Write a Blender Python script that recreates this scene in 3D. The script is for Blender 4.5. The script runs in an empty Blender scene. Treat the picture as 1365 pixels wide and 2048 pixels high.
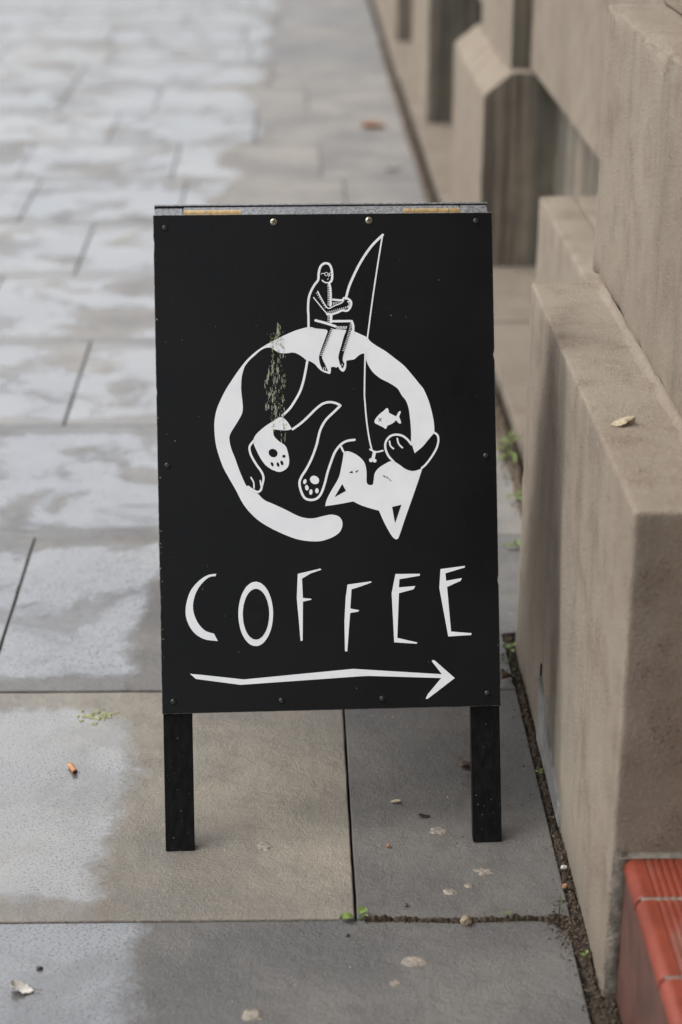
import bpy, bmesh, math, random
from mathutils import Vector, Matrix, noise
from mathutils.geometry import tessellate_polygon

scene = bpy.context.scene
COL = scene.collection
R = math.radians

# ------------------------------------------------------------------ camera
CAM_H = 1.514
PITCH, YAW, ROLL = R(21.8007), R(1.6077), R(0.3720)
fwd = Vector((math.sin(YAW)*math.cos(PITCH), math.cos(YAW)*math.cos(PITCH), -math.sin(PITCH)))
rt0 = Vector((math.cos(YAW), -math.sin(YAW), 0.0))
up0 = rt0.cross(fwd)
rt = rt0*math.cos(ROLL) + up0*math.sin(ROLL)
upv = up0*math.cos(ROLL) - rt0*math.sin(ROLL)
cd = bpy.data.cameras.new('camera')
cam = bpy.data.objects.new('camera', cd)
COL.objects.link(cam)
M = Matrix((rt, upv, -fwd)).transposed().to_4x4()
M.translation = Vector((0, 0, CAM_H))
cam.matrix_world = M
cd.sensor_fit = 'VERTICAL'
cd.sensor_height = 36.0
cd.sensor_width = 24.0
cd.lens = 3850.0/2048.0*36.0
cd.clip_start = 0.05
cd.clip_end = 3000
cd.dof.use_dof = True
cd.dof.focus_distance = 2.86
cd.dof.aperture_fstop = 2.8
cd.dof.aperture_blades = 0
scene.camera = cam

# ------------------------------------------------------------------ sky, sun, exposure
SUN_EL, SUN_AZ = R(52), R(-86)       # azimuth from +Y towards +X
world = bpy.data.worlds.new('World')
scene.world = world
world.use_nodes = True
wn = world.node_tree
bg = wn.nodes['Background']
sky = wn.nodes.new('ShaderNodeTexSky')
sky.sky_type = 'NISHITA'
sky.sun_disc = False
sky.sun_elevation = SUN_EL
sky.sun_rotation = SUN_AZ
sky.dust_density = 1.5
hs = wn.nodes.new('ShaderNodeHueSaturation')
hs.inputs['Saturation'].default_value = 0.16
wn.links.new(sky.outputs['Color'], hs.inputs['Color'])
# overcast: brighter overhead than at the horizon, the same all round
tc = wn.nodes.new('ShaderNodeTexCoord')
sx = wn.nodes.new('ShaderNodeSeparateXYZ')
wn.links.new(tc.outputs['Generated'], sx.inputs[0])
mr = wn.nodes.new('ShaderNodeMapRange')
mr.inputs['From Min'].default_value = 0.0
mr.inputs['From Max'].default_value = 0.5
mr.inputs['To Min'].default_value = 0.30
mr.inputs['To Max'].default_value = 1.8
wn.links.new(sx.outputs['Z'], mr.inputs['Value'])
mul = wn.nodes.new('ShaderNodeVectorMath')
mul.operation = 'SCALE'
wn.links.new(hs.outputs['Color'], mul.inputs[0])
wn.links.new(mr.outputs['Result'], mul.inputs['Scale'])
wn.links.new(mul.outputs['Vector'], bg.inputs['Color'])
bg.inputs['Strength'].default_value = 0.15
sd = bpy.data.lights.new('sun', 'SUN')
sd.energy = 0.9
sd.angle = R(35)
sd.color = (1.0, 0.97, 0.93)
sun = bpy.data.objects.new('sun', sd)
COL.objects.link(sun)
to_sun = Vector((math.sin(SUN_AZ)*math.cos(SUN_EL), math.cos(SUN_AZ)*math.cos(SUN_EL), math.sin(SUN_EL)))
sun.rotation_euler = to_sun.to_track_quat('Z', 'Y').to_euler()
sun.location = (-6, 6, 9)
vs = scene.view_settings
vs.view_transform = 'Standard'
vs.look = 'None'
vs.exposure = 0.6
vs.gamma = 1.0
vs.use_curve_mapping = False
scene.cycles.max_bounces = 6
scene.cycles.use_denoising = True

rnd = random.Random(7)

# ------------------------------------------------------------------ helpers
def link(o, parent=None):
    COL.objects.link(o)
    if parent is not None:
        o.parent = parent
    return o

def mesh_obj(name, verts, faces, mats, parent=None, fmat=None, smooth=False):
    me = bpy.data.meshes.new(name)
    me.from_pydata([tuple(v) for v in verts], [], faces)
    for m in (mats if isinstance(mats, (list, tuple)) else [mats]):
        me.materials.append(m)
    if fmat:
        me.polygons.foreach_set('material_index', fmat)
    if smooth:
        me.polygons.foreach_set('use_smooth', [True]*len(me.polygons))
    me.update()
    return link(bpy.data.objects.new(name, me), parent)

def bm_obj(name, bm, mats, parent=None, smooth=False):
    me = bpy.data.meshes.new(name)
    bmesh.ops.recalc_face_normals(bm, faces=bm.faces[:])
    bm.to_mesh(me)
    bm.free()
    for m in (mats if isinstance(mats, (list, tuple)) else [mats]):
        me.materials.append(m)
    if smooth:
        me.polygons.foreach_set('use_smooth', [True]*len(me.polygons))
    return link(bpy.data.objects.new(name, me), parent)

def empty(name, loc=(0, 0, 0)):
    o = bpy.data.objects.new(name, None)
    o.empty_display_size = 0.1
    o.location = loc
    return link(o)

def tag(o, label=None, cat=None, group=None, kind=None):
    if label: o['label'] = label
    if cat: o['category'] = cat
    if group: o['group'] = group
    if kind: o['kind'] = kind
    return o

class NT:
    """small node-building helper"""
    def __init__(self, name):
        self.m = bpy.data.materials.new(name)
        self.m.use_nodes = True
        self.t = self.m.node_tree
        self.p = self.t.nodes['Principled BSDF']
    def n(self, typ, **kw):
        nd = self.t.nodes.new(typ)
        for k, v in kw.items():
            setattr(nd, k, v)
        return nd
    def put(self, sock, val):
        if isinstance(val, bpy.types.NodeSocket):
            self.t.links.new(val, sock)
        else:
            if isinstance(val, (tuple, list)) and len(val) == 3 and sock.type == 'RGBA':
                val = tuple(val)+(1.0,)
            sock.default_value = val
    def math(self, op, a, b=0.0, c=None, clamp=False):
        nd = self.n('ShaderNodeMath', operation=op, use_clamp=clamp)
        self.put(nd.inputs[0], a); self.put(nd.inputs[1], b)
        if c is not None: self.put(nd.inputs[2], c)
        return nd.outputs[0]
    def ramp(self, v, lo, hi, smooth=True, to0=0.0, to1=1.0):
        nd = self.n('ShaderNodeMapRange', interpolation_type='SMOOTHSTEP' if smooth else 'LINEAR')
        self.put(nd.inputs['Value'], v)
        self.put(nd.inputs['From Min'], lo); self.put(nd.inputs['From Max'], hi)
        self.put(nd.inputs['To Min'], to0); self.put(nd.inputs['To Max'], to1)
        return nd.outputs[0]
    def mix(self, f, a, b, mode='MIX'):
        nd = self.n('ShaderNodeMix', data_type='RGBA', blend_type=mode)
        self.put(nd.inputs[0], f); self.put(nd.inputs[6], a); self.put(nd.inputs[7], b)
        return nd.outputs[2]
    def noise(self, vec, scale, detail=4.0, rough=0.55, dist=0.0):
        nd = self.n('ShaderNodeTexNoise')
        if vec is not None: self.put(nd.inputs['Vector'], vec)
        nd.inputs['Scale'].default_value = scale
        nd.inputs['Detail'].default_value = detail
        nd.inputs['Roughness'].default_value = rough
        nd.inputs['Distortion'].default_value = dist
        return nd.outputs['Fac']
    def voro(self, vec, scale, feature='F1'):
        nd = self.n('ShaderNodeTexVoronoi', feature=feature)
        if vec is not None: self.put(nd.inputs['Vector'], vec)
        nd.inputs['Scale'].default_value = scale
        return nd.outputs['Distance']
    def pos(self):
        return self.n('ShaderNodeNewGeometry').outputs['Position']
    def sep(self, v):
        nd = self.n('ShaderNodeSeparateXYZ'); self.put(nd.inputs[0], v)
        return nd.outputs
    def scale(self, v, s):
        nd = self.n('ShaderNodeVectorMath', operation='MULTIPLY')
        self.put(nd.inputs[0], v); nd.inputs[1].default_value = s
        return nd.outputs[0]
    def add(self, v, w):
        nd = self.n('ShaderNodeVectorMath', operation='ADD')
        self.put(nd.inputs[0], v); self.put(nd.inputs[1], w)
        return nd.outputs[0]
    def bump(self, h, dist, strength=1.0, normal=None):
        nd = self.n('ShaderNodeBump')
        self.put(nd.inputs['Height'], h)
        nd.inputs['Distance'].default_value = dist
        self.put(nd.inputs['Strength'], strength)
        if normal is not None: self.put(nd.inputs['Normal'], normal)
        return nd.outputs[0]
    def set(self, **kw):
        nm = dict(color='Base Color', rough='Roughness', metal='Metallic', normal='Normal', spec='Specular IOR Level',
                  coat='Coat Weight', coat_rough='Coat Roughness', coat_ior='Coat IOR', coat_normal='Coat Normal', ior='IOR')
        for k, v in kw.items():
            self.put(self.p.inputs[nm[k]], v)
        return self.m

# ------------------------------------------------------------------ materials
def mat_plain(name, col, rough=0.6, metal=0.0, var=0.25, scale=40.0, bump=0.0004, bscale=200.0, spec=0.5):
    t = NT(name); p = t.pos()
    n1 = t.noise(p, scale, 5)
    c0 = tuple(c*(1-var) for c in col); c1 = tuple(min(1, c*(1+var)) for c in col)
    t.set(color=t.mix(t.ramp(n1, 0.3, 0.7), c0, c1), rough=rough, metal=metal, spec=spec,
          normal=t.bump(t.noise(p, bscale, 3), bump))
    return t.m

def mat_slab():
    t = NT('wet_flagstone'); p = t.pos()
    oi = t.n('ShaderNodeObjectInfo')
    s = t.sep(p); x, y = s[0], s[1]
    rv = t.n('ShaderNodeCombineXYZ'); t.put(rv.inputs[0], t.math('MULTIPLY', oi.outputs['Random'], 37.0))
    t.put(rv.inputs[1], t.math('MULTIPLY', oi.outputs['Random'], 11.0))
    pl = t.add(p, rv.outputs[0])                       # every slab its own piece of stone
    big = t.noise(pl, 3.2, 5, 0.6)
    mid = t.noise(pl, 19.0, 8, 0.72, 0.2)
    fine = t.noise(t.scale(pl, (1.0, 1.3, 1.0)), 250.0, 4, 0.7)
    grain = t.noise(pl, 520.0, 2, 0.6)
    base = oi.outputs['Color']
    c = t.mix(t.ramp(big, 0.32, 0.68), t.mix(1.0, base, (0.68, 0.68, 0.70), 'MULTIPLY'), t.mix(1.0, base, (1.25, 1.21, 1.13), 'MULTIPLY'))
    c = t.mix(t.math('MULTIPLY', t.ramp(mid, 0.45, 0.72), 0.7), c, t.mix(1.0, base, (0.62, 0.60, 0.58), 'MULTIPLY'))
    c = t.mix(t.math('MULTIPLY', t.ramp(fine, 0.50, 0.66), 0.6), c, t.mix(1.0, base, (1.45, 1.40, 1.32), 'MULTIPLY'))
    c = t.mix(t.math('MULTIPLY', t.ramp(grain, 0.56, 0.70), 0.7), c, t.mix(1.0, base, (0.5, 0.48, 0.46), 'MULTIPLY'))
    # rusty flecks
    rust = t.math('MULTIPLY', t.ramp(t.noise(pl, 26.0, 3), 0.60, 0.72), t.ramp(t.noise(pl, 260.0, 2), 0.56, 0.66))
    c = t.mix(t.math('MULTIPLY', rust, 0.45), c, (0.22, 0.12, 0.07))
    # --- rain film: left of a line the building shelters, thinner at the slab edges
    edge = t.math('ADD', -0.262, t.math('MULTIPLY', t.math('SUBTRACT', y, 2.5), 0.018))
    edge = t.math('ADD', edge, t.math('MULTIPLY', t.math('LESS_THAN', y, 2.264), 0.085))
    w1 = t.math('SUBTRACT', t.noise(p, 2.6, 3, 0.5), 0.5)
    w2 = t.math('SUBTRACT', t.noise(p, 14.0, 4, 0.6), 0.5)
    w3 = t.math('SUBTRACT', t.noise(p, 110.0, 4, 0.7), 0.5)
    d = t.math('SUBTRACT', edge, x)
    d = t.math('ADD', d, t.math('MULTIPLY', w1, t.ramp(y, 3.0, 7.0, to0=0.20, to1=0.42)))
    d = t.math('ADD', d, t.math('MULTIPLY', w2, 0.10))
    d = t.math('ADD', d, t.math('MULTIPLY', w3, 0.06))
    fr = t.math('FRACT', t.math('DIVIDE', t.math('SUBTRACT', y, 2.265), 0.6935))
    ed = t.math('MINIMUM', fr, t.math('SUBTRACT', 1.0, fr))           # 0 at a joint row
    ed = t.math('MULTIPLY', ed, 0.6935)
    rowdry = t.math('ADD', ed, t.math('ADD', t.math('MULTIPLY', w1, 0.16), t.math('MULTIPLY', w2, 0.10)))
    rowdry = t.math('ADD', rowdry, t.math('MULTIPLY', t.math('LESS_THAN', y, 2.264), 0.12))
    rowm = t.ramp(rowdry, 0.035, 0.075)
    isl = t.math('ADD', t.math('MULTIPLY', t.noise(p, 4.7, 6, 0.66, 0.5), 0.75), t.math('MULTIPLY', t.noise(p, 1.3, 2), 0.25))
    islm = t.ramp(isl, 0.48, 0.585, to0=1.0, to1=t.ramp(y, 2.9, 3.7, to0=0.75, to1=0.16))
    inner = t.ramp(d, -0.004, 0.040)
    wet = t.math('MULTIPLY', inner, t.math('MULTIPLY', t.math('MAXIMUM', rowm, t.ramp(y, 2.9, 5.5, to0=0.25, to1=0.55)), islm))
    # pits standing out of the film
    pits = t.ramp(t.noise(t.scale(p, (1.0, 1.4, 1.0)), 240.0, 3, 0.62), 0.55, 0.60)
    pits = t.math('MULTIPLY', pits, t.ramp(d, 0.30, 0.0, to0=0.60, to1=1.0))
    film = t.math('MULTIPLY', wet, t.math('SUBTRACT', 1.0, t.math('MULTIPLY', pits, 0.95)))
    damp = t.ramp(d, -0.10, 0.02)
    c = t.mix(t.math('MULTIPLY', damp, 0.25), c, t.mix(1.0, c, (0.72, 0.70, 0.68), 'MULTIPLY'))
    c = t.mix(t.math('MULTIPLY', t.ramp(film, 0.1, 0.7), 0.8), c, t.mix(1.0, c, (0.55, 0.60, 0.68), 'MULTIPLY'))
    hgt = t.math('ADD', t.math('MULTIPLY', fine, 0.55), t.math('ADD', t.math('MULTIPLY', mid, 0.9), t.math('MULTIPLY', grain, 0.2)))
    cleft = t.noise(pl, 28.0, 9, 0.74)
    hgt = t.math('ADD', hgt, t.math('MULTIPLY', cleft, 2.2))
    nrm = t.bump(hgt, 0.0055, t.ramp(film, 0, 1, to0=0.7, to1=0.10))
    t.set(color=c, rough=t.ramp(film, 0, 1, smooth=False, to0=0.46, to1=0.24), spec=t.ramp(film, 0, 1, to0=0.5, to1=1.0), ior=1.5, normal=nrm,
          coat=film, coat_rough=0.13, coat_ior=1.9, coat_normal=t.bump(w2, 0.004, 0.12))
    return t.m

def mat_render():
    """sand-coloured render on the building"""
    t = NT('sand_render'); p = t.pos(); s = t.sep(p)
    geo = t.n('ShaderNodeNewGeometry'); ns = t.sep(geo.outputs['True Normal'])
    big = t.noise(p, 2.3, 5, 0.6)
    mid = t.noise(p, 14.0, 5, 0.6)
    fine = t.noise(p, 180.0, 4, 0.7)
    grit = t.noise(p, 700.0, 2, 0.6)
    base = t.mix(t.ramp(big, 0.3, 0.7), (0.272, 0.218, 0.165), (0.338, 0.282, 0.218))
    base = t.mix(t.math('MULTIPLY', t.ramp(mid, 0.42, 0.72), 0.6), base, (0.205, 0.152, 0.115))
    base = t.mix(t.math('MULTIPLY', t.ramp(fine, 0.50, 0.66), 0.6), base, (0.38, 0.325, 0.25))
    base = t.mix(t.math('MULTIPLY', t.ramp(grit, 0.55, 0.68), 0.7), base, (0.12, 0.10, 0.08))
    side = t.ramp(t.math('ABSOLUTE', ns[2]), 0.3, 0.5, to0=1.0, to1=0.0)
    # rain runs: long vertical streaks
    st = t.noise(t.scale(p, (9.0, 9.0, 0.55)), 1.0, 4, 0.6)
    st2 = t.noise(t.scale(p, (30.0, 30.0, 1.2)), 1.0, 3, 0.6)
    streak = t.math('MULTIPLY', t.ramp(t.math('ADD', t.math('MULTIPLY', st, 0.7), t.math('MULTIPLY', st2, 0.3)), 0.50, 0.66), side)
    base = t.mix(t.math('MULTIPLY', streak, 0.30), base, (0.15, 0.135, 0.105))
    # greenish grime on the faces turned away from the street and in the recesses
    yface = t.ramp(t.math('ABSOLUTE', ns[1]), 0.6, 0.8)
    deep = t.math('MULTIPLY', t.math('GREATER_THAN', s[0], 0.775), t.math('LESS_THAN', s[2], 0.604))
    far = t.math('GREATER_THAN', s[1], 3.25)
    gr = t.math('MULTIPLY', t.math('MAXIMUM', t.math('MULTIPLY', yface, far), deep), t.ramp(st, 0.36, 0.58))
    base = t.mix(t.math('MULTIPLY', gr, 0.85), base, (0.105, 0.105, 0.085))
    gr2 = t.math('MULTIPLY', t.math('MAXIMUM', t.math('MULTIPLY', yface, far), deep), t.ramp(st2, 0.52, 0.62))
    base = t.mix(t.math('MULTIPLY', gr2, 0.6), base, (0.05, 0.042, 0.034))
    # one dark vertical band, paler on its near side, down the plinth's street face
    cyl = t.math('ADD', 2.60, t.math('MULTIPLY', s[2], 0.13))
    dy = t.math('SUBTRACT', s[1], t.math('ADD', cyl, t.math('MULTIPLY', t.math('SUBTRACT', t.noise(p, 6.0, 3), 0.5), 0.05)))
    dark_band = t.math('MULTIPLY', t.ramp(dy, -0.035, 0.015), t.ramp(dy, 0.11, 0.02))
    dark_band = t.math('MULTIPLY', dark_band, t.math('MULTIPLY', t.math('LESS_THAN', s[0], 0.41), side))
    base = t.mix(t.math('MULTIPLY', dark_band, 0.60), base, (0.11, 0.098, 0.077))
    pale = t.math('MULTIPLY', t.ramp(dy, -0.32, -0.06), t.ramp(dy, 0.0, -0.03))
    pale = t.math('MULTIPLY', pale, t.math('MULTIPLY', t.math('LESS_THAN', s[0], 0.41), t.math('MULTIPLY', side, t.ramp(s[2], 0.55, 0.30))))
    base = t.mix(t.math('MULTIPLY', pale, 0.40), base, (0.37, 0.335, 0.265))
    # splash zone at the foot
    foot = t.ramp(t.math('ADD', s[2], t.math('MULTIPLY', mid, 0.05)), 0.11, 0.03)
    base = t.mix(t.math('MULTIPLY', foot, 0.4), base, (0.16, 0.14, 0.115))
    h = t.math('ADD', t.math('MULTIPLY', fine, 0.5), t.math('ADD', t.math('MULTIPLY', mid, 0.8), t.math('MULTIPLY', grit, 0.35)))
    pit = t.math('MULTIPLY', t.ramp(t.voro(p, 130.0), 0.24, 0.12), t.ramp(t.noise(p, 14.0, 4), 0.52, 0.64))
    base = t.mix(t.math('MULTIPLY', pit, 0.6), base, (0.075, 0.062, 0.05))
    h = t.math('SUBTRACT', h, t.math('MULTIPLY', pit, 0.6))
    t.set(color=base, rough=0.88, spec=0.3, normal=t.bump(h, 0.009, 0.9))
    return t.m

def mat_board():
    t = NT('black_board'); p = t.pos()
    n1 = t.noise(p, 5.0, 4); n2 = t.noise(p, 90.0, 4, 0.7)
    sc = t.noise(t.scale(p, (1.0, 1.0, 0.25)), 60.0, 3)
    speck = t.ramp(t.voro(p, 110.0), 0.075, 0.045)
    keep = t.ramp(t.noise(p, 23.0, 2), 0.56, 0.62)
    c = t.mix(t.ramp(n1, 0.3, 0.7), (0.0050, 0.0052, 0.0054), (0.0080, 0.0082, 0.0085))
    c = t.mix(t.math('MULTIPLY', t.math('MULTIPLY', speck, keep), 0.08), c, (0.16, 0.16, 0.155))
    t.set(color=c, rough=t.ramp(n1, 0.3, 0.7, to0=0.26, to1=0.34), spec=0.13,
          normal=t.bump(t.math('ADD', n2, sc), 0.0006, 0.25))
    return t.m

def mat_black_wood(name='black_painted_wood', scale=(120.0, 120.0, 9.0), gloss=False):
    t = NT(name); p = t.pos()
    g = t.noise(t.scale(p, scale), 1.0, 5, 0.65, 0.3)
    sp = t.ramp(t.voro(p, 95.0), 0.10, 0.06)
    keep = t.ramp(t.noise(p, 31.0, 2), 0.53, 0.60)
    c = t.mix(t.ramp(g, 0.35, 0.75), (0.004, 0.004, 0.0043), (0.011, 0.0105, 0.010))
    c = t.mix(t.math('MULTIPLY', t.math('MULTIPLY', sp, keep), 0.2), c, (0.20, 0.19, 0.17))
    t.set(color=c, rough=0.45, spec=0.08, normal=t.bump(g, 0.0016, 0.6))
    if gloss:                                  # rain on the upper edge, plus its sky reflection painted in as grey
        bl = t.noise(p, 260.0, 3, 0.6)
        sheen = t.math('MULTIPLY', t.ramp(bl, 0.40, 0.60), t.ramp(t.noise(p, 6.0, 3), 0.35, 0.60, to0=0.60, to1=1.0))
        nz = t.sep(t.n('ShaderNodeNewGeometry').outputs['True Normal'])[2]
        sheen = t.math('MULTIPLY', sheen, t.ramp(nz, 0.55, 0.80))      # grey sky sheen painted only where the top edge faces up
        c = t.mix(t.math('MULTIPLY', sheen, 0.75), c, (0.20, 0.205, 0.215))
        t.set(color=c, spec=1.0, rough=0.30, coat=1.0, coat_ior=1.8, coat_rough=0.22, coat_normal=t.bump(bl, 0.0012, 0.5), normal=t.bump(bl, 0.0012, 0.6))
    return t.m

def mat_white_vinyl():
    t = NT('white_vinyl'); p = t.pos()
    n1 = t.noise(p, 30.0, 5)
    g = t.ramp(t.noise(p, 160.0, 4, 0.7), 0.64, 0.74)
    c = t.mix(t.ramp(n1, 0.3, 0.7), (0.75, 0.765, 0.775), (0.80, 0.81, 0.815))
    c = t.mix(t.math('MULTIPLY', g, 0.2), c, (0.50, 0.48, 0.42))
    t.set(color=c, rough=0.5, spec=0.4)
    return t.m

def mat_tile():
    t = NT('red_quarry_tile'); p = t.pos()
    oi = t.n('ShaderNodeObjectInfo')
    n1 = t.noise(p, 16.0, 5, 0.65); n2 = t.noise(p, 230.0, 4, 0.7)
    c = t.mix(t.ramp(n1, 0.3, 0.72), (0.155, 0.029, 0.015), (0.225, 0.046, 0.025))
    c = t.mix(t.math('MULTIPLY', t.ramp(n2, 0.50, 0.7), 0.35), c, (0.28, 0.115, 0.085))
    wear = t.ramp(t.noise(t.scale(p, (14.0, 5.0, 5.0)), 1.0, 4), 0.45, 0.62)
    s = t.sep(p)
    wear = t.math('MULTIPLY', wear, t.math('MULTIPLY', t.ramp(s[0], 0.440, 0.450), t.ramp(s[0], 0.50, 0.475)))
    c = t.mix(t.math('MULTIPLY', wear, 0.5), c, (0.21, 0.135, 0.115))
    t.set(color=c, rough=0.38, spec=0.4, normal=t.bump(n2, 0.0010, 0.4))
    return t.m

M_SLAB = mat_slab()
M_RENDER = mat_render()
M_BOARD = mat_board()
M_WOOD = mat_black_wood()
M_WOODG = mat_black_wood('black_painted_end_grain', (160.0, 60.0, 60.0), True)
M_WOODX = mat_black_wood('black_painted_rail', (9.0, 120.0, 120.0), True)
M_VINYL = mat_white_vinyl()
M_BLACKV = mat_plain('black_print', (0.0065, 0.0067, 0.007), 0.30, bump=0.0001, spec=0.13)
M_EDGE = mat_plain('worn_board_edge', (0.10, 0.095, 0.09), 0.8, var=0.75, scale=160)
M_BRASS = mat_plain('brass_hinge', (0.52, 0.375, 0.19), 0.38, 0.85, var=0.18, scale=150, bump=0.0002)
M_STEEL = mat_plain('dark_screw_steel', (0.050, 0.049, 0.048), 0.36, 0.9, var=0.35, scale=400, bump=0.0002)
M_ZINC = mat_plain('dull_zinc_screw', (0.42, 0.38, 0.29), 0.40, 0.85, var=0.3, scale=400, bump=0.0002)
M_SOIL = mat_plain('damp_soil', (0.050, 0.038, 0.026), 0.9, var=0.65, scale=220, bump=0.003, bscale=350, spec=0.25)
M_CRUMB = mat_plain('soil_crumbs', (0.075, 0.055, 0.038), 0.9, var=0.7, scale=130, bump=0.001, spec=0.25)
M_BED = mat_plain('joint_soil', (0.022, 0.019, 0.016), 0.95, var=0.4, scale=60, spec=0.2)
M_TILE = mat_tile()
M_RISER = mat_plain('red_brown_riser_paint', (0.082, 0.036, 0.026), 0.55, var=0.22, scale=22, bump=0.0006)
M_MORTAR = mat_plain('grey_mortar', (0.200, 0.175, 0.142), 0.9, var=0.35, scale=60, bump=0.002)
M_CREAM = mat_plain('crumbly_lime_mortar', (0.265, 0.216, 0.155), 0.92, var=0.25, scale=45, bump=0.0012, bscale=320)
M_LEAFG = mat_plain('weed_leaf', (0.110, 0.155, 0.035), 0.5, var=0.3, scale=90)
M_GRASS = mat_plain('grass_blade', (0.075, 0.140, 0.030), 0.5, var=0.3, scale=90)
M_MOSS = mat_plain('moss', (0.070, 0.085, 0.022), 0.9, var=0.4, scale=200)
M_GUM = mat_plain('old_gum', (0.215, 0.185, 0.150), 0.8, var=0.3, scale=160, bump=0.002, bscale=300)
M_LICHEN = mat_plain('yellow_lichen', (0.27, 0.27, 0.14), 0.85, var=0.3, scale=120, bump=0.001)
M_DRYLEAF = mat_plain('dry_leaf', (0.36, 0.30, 0.20), 0.7, var=0.3, scale=110)
M_PALELEAF = mat_plain('pale_dead_leaf', (0.52, 0.49, 0.44), 0.7, var=0.25, scale=110)
M_DARKLEAF = mat_plain('dark_wet_leaf', (0.022, 0.019, 0.017), 0.45, var=0.4, scale=90)
M_BROWNLEAF = mat_plain('brown_leaf', (0.075, 0.048, 0.034), 0.6, var=0.4, scale=90)
M_REDLEAF = mat_plain('orange_leaf', (0.33, 0.160, 0.085), 0.6, var=0.3, scale=60)
M_FILTER = mat_plain('cigarette_paper', (0.43, 0.195, 0.075), 0.75, var=0.3, scale=260)
M_BURNT = mat_plain('burnt_tip', (0.055, 0.022, 0.012), 0.9, var=0.4, scale=300)
M_STONE = mat_plain('small_stone', (0.21, 0.165, 0.115), 0.85, var=0.3, scale=130)
M_WHITEBIT = mat_plain('white_grit', (0.42, 0.40, 0.37), 0.7, var=0.2, scale=100)
M_ORANGEBIT = mat_plain('brick_crumb', (0.24, 0.115, 0.06), 0.85, var=0.3, scale=150)
M_ROAD = mat_plain('asphalt', (0.05, 0.05, 0.052), 0.7, var=0.2, scale=120, bump=0.002)
M_GROUND = mat_plain('bare_ground', (0.12, 0.11, 0.095), 0.9, var=0.25, scale=0.7, bump=0.01, bscale=5)
M_VENT = mat_plain('exposed_limewash', (0.175, 0.168, 0.155), 0.85, var=0.35, scale=24, bump=0.002)
M_DARK = mat_plain('dark_gap', (0.02, 0.018, 0.015), 0.9, var=0.3)

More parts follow.
